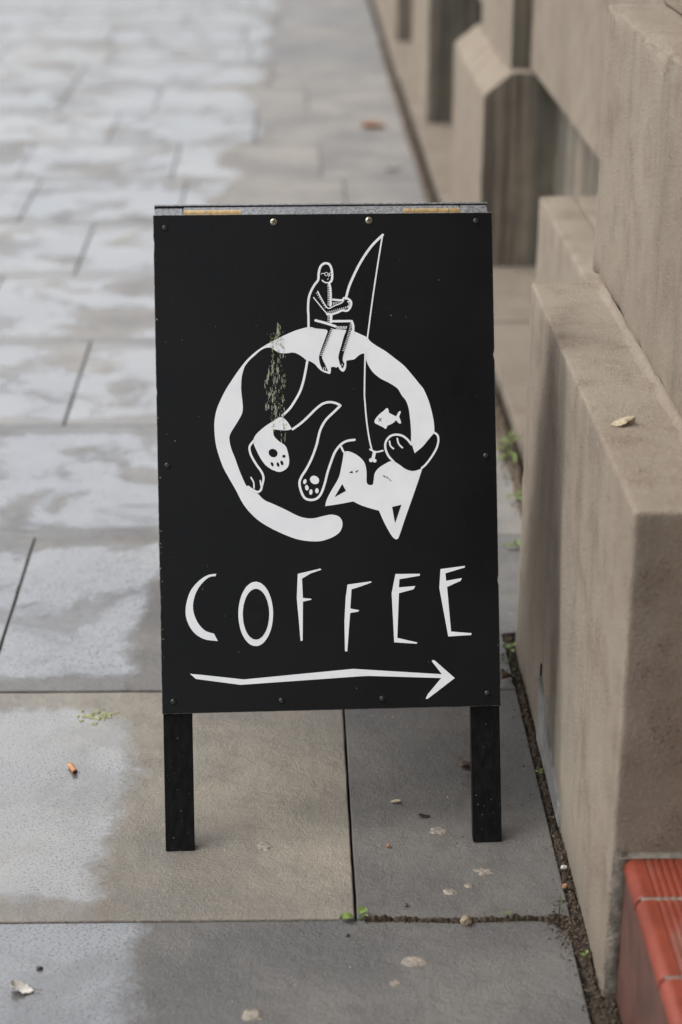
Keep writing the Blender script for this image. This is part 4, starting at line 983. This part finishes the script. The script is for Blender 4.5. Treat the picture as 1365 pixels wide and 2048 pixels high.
leafshape('brown_leaf', M_DRYLEAF, (0.160, 2.579, 0.001), 0.017, 0.008, R(5), 0.3, 6, 'small tan leaf scrap left of the black leaf on the slate', 'leaf')
leafshape('orange_leaf', M_REDLEAF, (0.361, 8.164, 0.001), 0.11, 0.075, R(10), 0.25, 7, 'blurred orange fallen leaf on the far pavement near the wall', 'leaf')
leafshape('brown_leaf', M_BROWNLEAF, (0.401, 7.293, 0.001), 0.08, 0.055, R(40), 0.2, 9, 'blurred brown fallen leaf on the far pavement, nearer than the orange one', 'leaf')
leafshape('brown_leaf', M_BROWNLEAF, (0.376, 2.985, 0.006), 0.030, 0.022, R(30), 0.7, 14, 'dark curled leaf lodged in the soil at the plinth foot behind the board', 'leaf', lift=0.004)
leafshape('brown_leaf', M_DRYLEAF, (0.165, 2.93, 0.001), 0.020, 0.012, R(5), 0.3, 16, 'tan leaf scrap under the board, just in front of the slab joint', 'leaf')

# cigarette end
cg = empty('cigarette_butt', (-0.3465, 2.686, 0.0042)); cg.rotation_euler = (0, 0, R(-66))
tag(cg, 'orange cigarette butt lying on the wet slab left of the board', 'cigarette butt')
def tube(name, x0, x1, r0, mat, seed, parent, squash=0.85, seg=14):
    V = []; F = []; m = 5
    for i in range(m+1):
        x = x0+(x1-x0)*i/m
        for k in range(seg):
            a = 2*math.pi*k/seg
            rr = r0*(1+0.06*noise.noise((x*300, k*0.7, seed)))
            V.append((x, rr*math.cos(a), rr*math.sin(a)*squash))
    for i in range(m):
        for k in range(seg):
            a = i*seg+k; b = i*seg+(k+1) % seg
            F.append((a, b, b+seg, a+seg))
    F.append(tuple(range(seg-1, -1, -1))); F.append(tuple(m*seg+k for k in range(seg)))
    return mesh_obj(name, V, F, mat, parent, smooth=False)
tube('filter_paper', -0.013, 0.011, 0.0042, M_FILTER, 1, cg)
tube('burnt_end', 0.0111, 0.0140, 0.0039, M_BURNT, 2, cg)

def stone(name, loc, s, mat, seed, label, cat='stone'):
    bm = bmesh.new()
    bmesh.ops.create_icosphere(bm, subdivisions=2, radius=1)
    for v in bm.verts:
        k = 1+0.35*noise.noise(v.co*1.4+Vector((seed, 0, 0)))
        v.co = Vector((v.co.x*s[0]*k, v.co.y*s[1]*k, v.co.z*s[2]*k))
    o = bm_obj(name, bm, mat); o.location = loc; o.rotation_euler = (0, 0, seed)
    return tag(o, label, cat)
stone('pebble', (0.240, 2.2535, 0.004), (0.0095, 0.0075, 0.0065), M_STONE, 1.0, 'brown angular pebble sitting in the soil filled slab joint', 'pebble')
stone('pebble', (0.142, 2.451, 0.0025), (0.0042, 0.0034, 0.003), M_ORANGEBIT, 2.1, 'tiny orange brick crumb on the slate left of the gum spots', 'pebble')
stone('pebble', (0.3925, 2.385, 0.005), (0.0048, 0.0038, 0.0035), M_WHITEBIT, 3.1, 'small white pebble in the soil at the plinth foot', 'pebble')
stone('pebble', (0.388, 2.338, 0.004), (0.0048, 0.0042, 0.0035), M_ORANGEBIT, 4.4, 'orange brick crumb in the soil at the plinth foot', 'pebble')
stone('pebble', (0.160, 2.296, 0.0018), (0.0036, 0.0024, 0.002), M_DARKLEAF, 5.2, 'tiny black crumb on the slate near the soil filled joint', 'pebble')
stone('pebble', (-0.3355, 2.156, 0.0018), (0.0050, 0.0028, 0.002), M_DARKLEAF, 6.3, 'black grit lump on the wet front slab above the whitish leaf', 'pebble')
stone('pebble', (0.075, 2.225, 0.0016), (0.0032, 0.0024, 0.0018), M_DARKLEAF, 7.3, 'tiny black crumb on the front slab just below the clover leaves', 'pebble')

# spots trodden into the slabs
def spot(parent, x, y, rx, ry, mat, seed, name='gum_spot', h=0.0009, holes=0.25):
    h = min(h, 0.0005)
    V = []; F = []; n = 26; rings = 4
    V.append((x, y, h+0.0014))
    for k in range(1, rings+1):
        for i in range(n):
            a = 2*math.pi*i/n
            rr = (k/rings)*(1+holes*noise.noise((math.cos(a)*2.2+seed, math.sin(a)*2.2, k*0.13))+0.12*noise.noise((a*6, seed, 0)))
            V.append((x+rx*rr*math.cos(a), y+ry*rr*math.sin(a), 0.0014+h*(1-(k/rings)**3)+0.0005*noise.noise((a*3, k, seed)) - (0.0022 if k == rings else 0)))
    for i in range(n): F.append((0, 1+i, 1+(i+1) % n))
    for k in range(rings-1):
        for i in range(n):
            a = 1+k*n+i; b = 1+k*n+(i+1) % n
            F.append((a, a+n, b+n, b))
    return mesh_obj(name, V, F, mat, parent, smooth=True)
spot(S_SLATE, 0.221, 2.496, 0.013, 0.012, M_GUM, 1, holes=0.5, h=0.0004)
spot(S_SLATE, 0.277, 2.383, 0.016, 0.010, M_GUM, 2, holes=0.7)
spot(S_SLATE, 0.223, 2.330, 0.011, 0.009, M_GUM, 3, holes=0.5)
spot(S_SLATE, 0.252, 2.345, 0.007, 0.006, M_GUM, 4, holes=0.5)
spot(S_FRONT, 0.163, 2.164, 0.019, 0.012, M_GUM, 5, holes=0.25)
spot(S_FRONT, -0.052, 2.050, 0.015, 0.014, M_GUM, 6, holes=0.4)
spot(S_FRONT, 0.135, 2.115, 0.008, 0.006, M_GUM, 7, holes=0.3, h=0.0005)
spot(S_TAN, -0.040, 2.456, 0.012, 0.013, M_GUM, 8, holes=0.6)
for k in range(34):
    r_ = random.Random(50+k)
    spot(S_TAN, -0.325+r_.gauss(0, 0.016), 2.868+r_.gauss(0, 0.011), r_.uniform(.002, .007), r_.uniform(.0015, .004), M_LICHEN, 60+k, 'lichen_patch', 0.0003, 0.9)

# ------------------------------------------------------------------ weeds
def blade(name, loc, h, w, lean, rot, mat, parent=None):
    V = []; F = []; n = 6
    for i in range(n+1):
        t = i/n; ww = w*(1-t)**0.7+0.0001
        x = lean*t*t; z = h*t
        V += [(x-ww*0.2, -ww, z), (x+ww*0.25, 0, z-0.0002), (x-ww*0.2, ww, z)]
    for i in range(n):
        for j in range(2):
            a = i*3+j
            F.append((a, a+1, a+4, a+3))
    o = mesh_obj(name, V, F, mat, parent, smooth=True)
    o.location = loc; o.rotation_euler = (0, 0, rot)
    return o
def weed(name, loc, leaves, label, cat='weed', mat=M_LEAFG, group=None):
    """leaves: (dx, dy, height, length, width, rotation, droop)"""
    root = empty(name, loc); tag(root, label, cat, group)
    for dx, dy, hz, L_, Wd, rot, droop in leaves:
        V = []; F = []; n = 7; m = 3
        for i in range(n+1):
            t = i/n
            w = Wd/2*max(0.04, math.sin(math.pi*min(1, 0.06+t*0.94))**0.55)
            for j in range(-m, m+1):
                s = j/m
                V.append((t*L_, s*w, hz + L_*0.35*t - droop*L_*t*t + 0.18*Wd*abs(s) - 0.02*Wd*math.cos(t*9)))
        k = 2*m+1; N = len(V)
        V += [(x, y, z-0.0003) for x, y, z in V]
        for i in range(n):
            for j in range(2*m):
                a = i*k+j
                F.append((a, a+k, a+k+1, a+1)); F.append((N+a, N+a+1, N+a+k+1, N+a+k))
        o = mesh_obj('leaf', V, F, mat, root, smooth=True)
        o.location = (dx, dy, 0); o.rotation_euler = (0, 0, rot)
        bm = bmesh.new()
        a = Vector((0, 0, -0.006)); b = Vector((dx, dy, hz)); d = b-a
        bmesh.ops.create_cone(bm, segments=6, radius1=0.0006, radius2=0.0005, depth=d.length,
                              matrix=Matrix.Translation((a+b)/2) @ d.to_track_quat('Z', 'Y').to_matrix().to_4x4())
        bm_obj('stem', bm, M_GRASS, root)
    return root
weed('seedling', (0.092, 2.266, 0.0), [(-0.008, -0.002, 0.004, 0.019, 0.017, R(195), 0.35), (0.001, 0.002, 0.006, 0.015, 0.014, R(55), 0.3), (0.004, 0, 0.005, 0.009, 0.007, R(-15), 0.3)],
     'small round leaved green seedling growing where three slabs meet', 'seedling')
b = blade('grass_blade', (0.371, 2.268, -0.002), 0.042, 0.0012, 0.003, R(80), M_GRASS); tag(b, 'single upright grass blade at the corner of the slab joint and plinth', 'grass')
weed('weed', (0.4985, 4.10, 0.005), [(0, 0, 0.022, 0.06, 0.012, R(-165), 0.5), (0.002, 0.01, 0.035, 0.045, 0.010, R(35), 0.3), (-0.01, -0.01, 0.012, 0.045, 0.010, R(-120), 0.5), (0, 0.02, 0.04, 0.04, 0.009, R(70), 0.2), (-0.01, 0, 0.014, 0.045, 0.010, R(-60), 0.5), (0, 0.01, 0.028, 0.05, 0.010, R(150), 0.45), (0.004, -0.02, 0.018, 0.045, 0.009, R(-90), 0.6), (-0.005, 0.02, 0.03, 0.04, 0.009, R(110), 0.4)],
     'largest bright green weed at the foot of the wall right of the board', 'weed')
weed('weed', (0.485, 3.84, 0.0), [(0, 0, 0.012, 0.025, 0.012, R(200), 0.4), (0, 0, 0.015, 0.022, 0.011, R(60), 0.3), (0, 0, 0.010, 0.025, 0.012, R(-70), 0.4)],
     'small blurred weed in the soil between the big weed and the plinth', 'weed')
weed('weed', (0.455, 3.57, 0.0), [(0, 0, 0.010, 0.028, 0.012, R(180), 0.4), (0, 0, 0.012, 0.022, 0.011, R(80), 0.3), (0, 0, 0.010, 0.022, 0.010, R(-40), 0.4)],
     'low green weed beside the far end of the plinth foot', 'weed')
weed('weed', (0.392, 3.09, 0.002), [(0, 0, 0.012, 0.014, 0.009, R(170), 0.3), (0.002, 0, 0.016, 0.012, 0.008, R(60), 0.2), (0, 0, 0.010, 0.012, 0.008, R(-80), 0.4), (0, .012, 0.008, 0.012, 0.008, R(120), 0.4)],
     'small green weed at the plinth foot just right of the board edge', 'weed')
weed('seedling', (0.3895, 2.655, 0.003), [(0, 0, 0.006, 0.008, 0.005, R(170), 0.3), (0.001, 0, 0.008, 0.007, 0.005, R(50), 0.2), (0, 0, 0.006, 0.007, 0.005, R(-60), 0.3)],
     'tiny green seedling in the soil by the pale exposed patch of the plinth', 'seedling')
weed('seedling', (0.3935, 2.165, 0.002), [(0, 0, 0.005, 0.009, 0.006, R(190), 0.3), (0, 0, 0.007, 0.007, 0.005, R(80), 0.2)],
     'tiny pale green seedling at the very near corner of the plinth', 'seedling')
weed('seedling', (0.298, 2.268, 0.001), [(0, 0, 0.003, 0.006, 0.004, R(190), 0.3), (0, 0, 0.004, 0.006, 0.004, R(30), 0.2)],
     'minute green sprout in the soil filled joint right of the pebble', 'seedling')
def mossy(r_):
    y = r_.uniform(3.0, 6.0); x = (0.398 if y < 3.16 else 0.505)-abs(r_.gauss(0, 0.014)); return x, y, 0.004
bits('moss', M_MOSS, 420, mossy, (0.0015, 0.0045), 41)
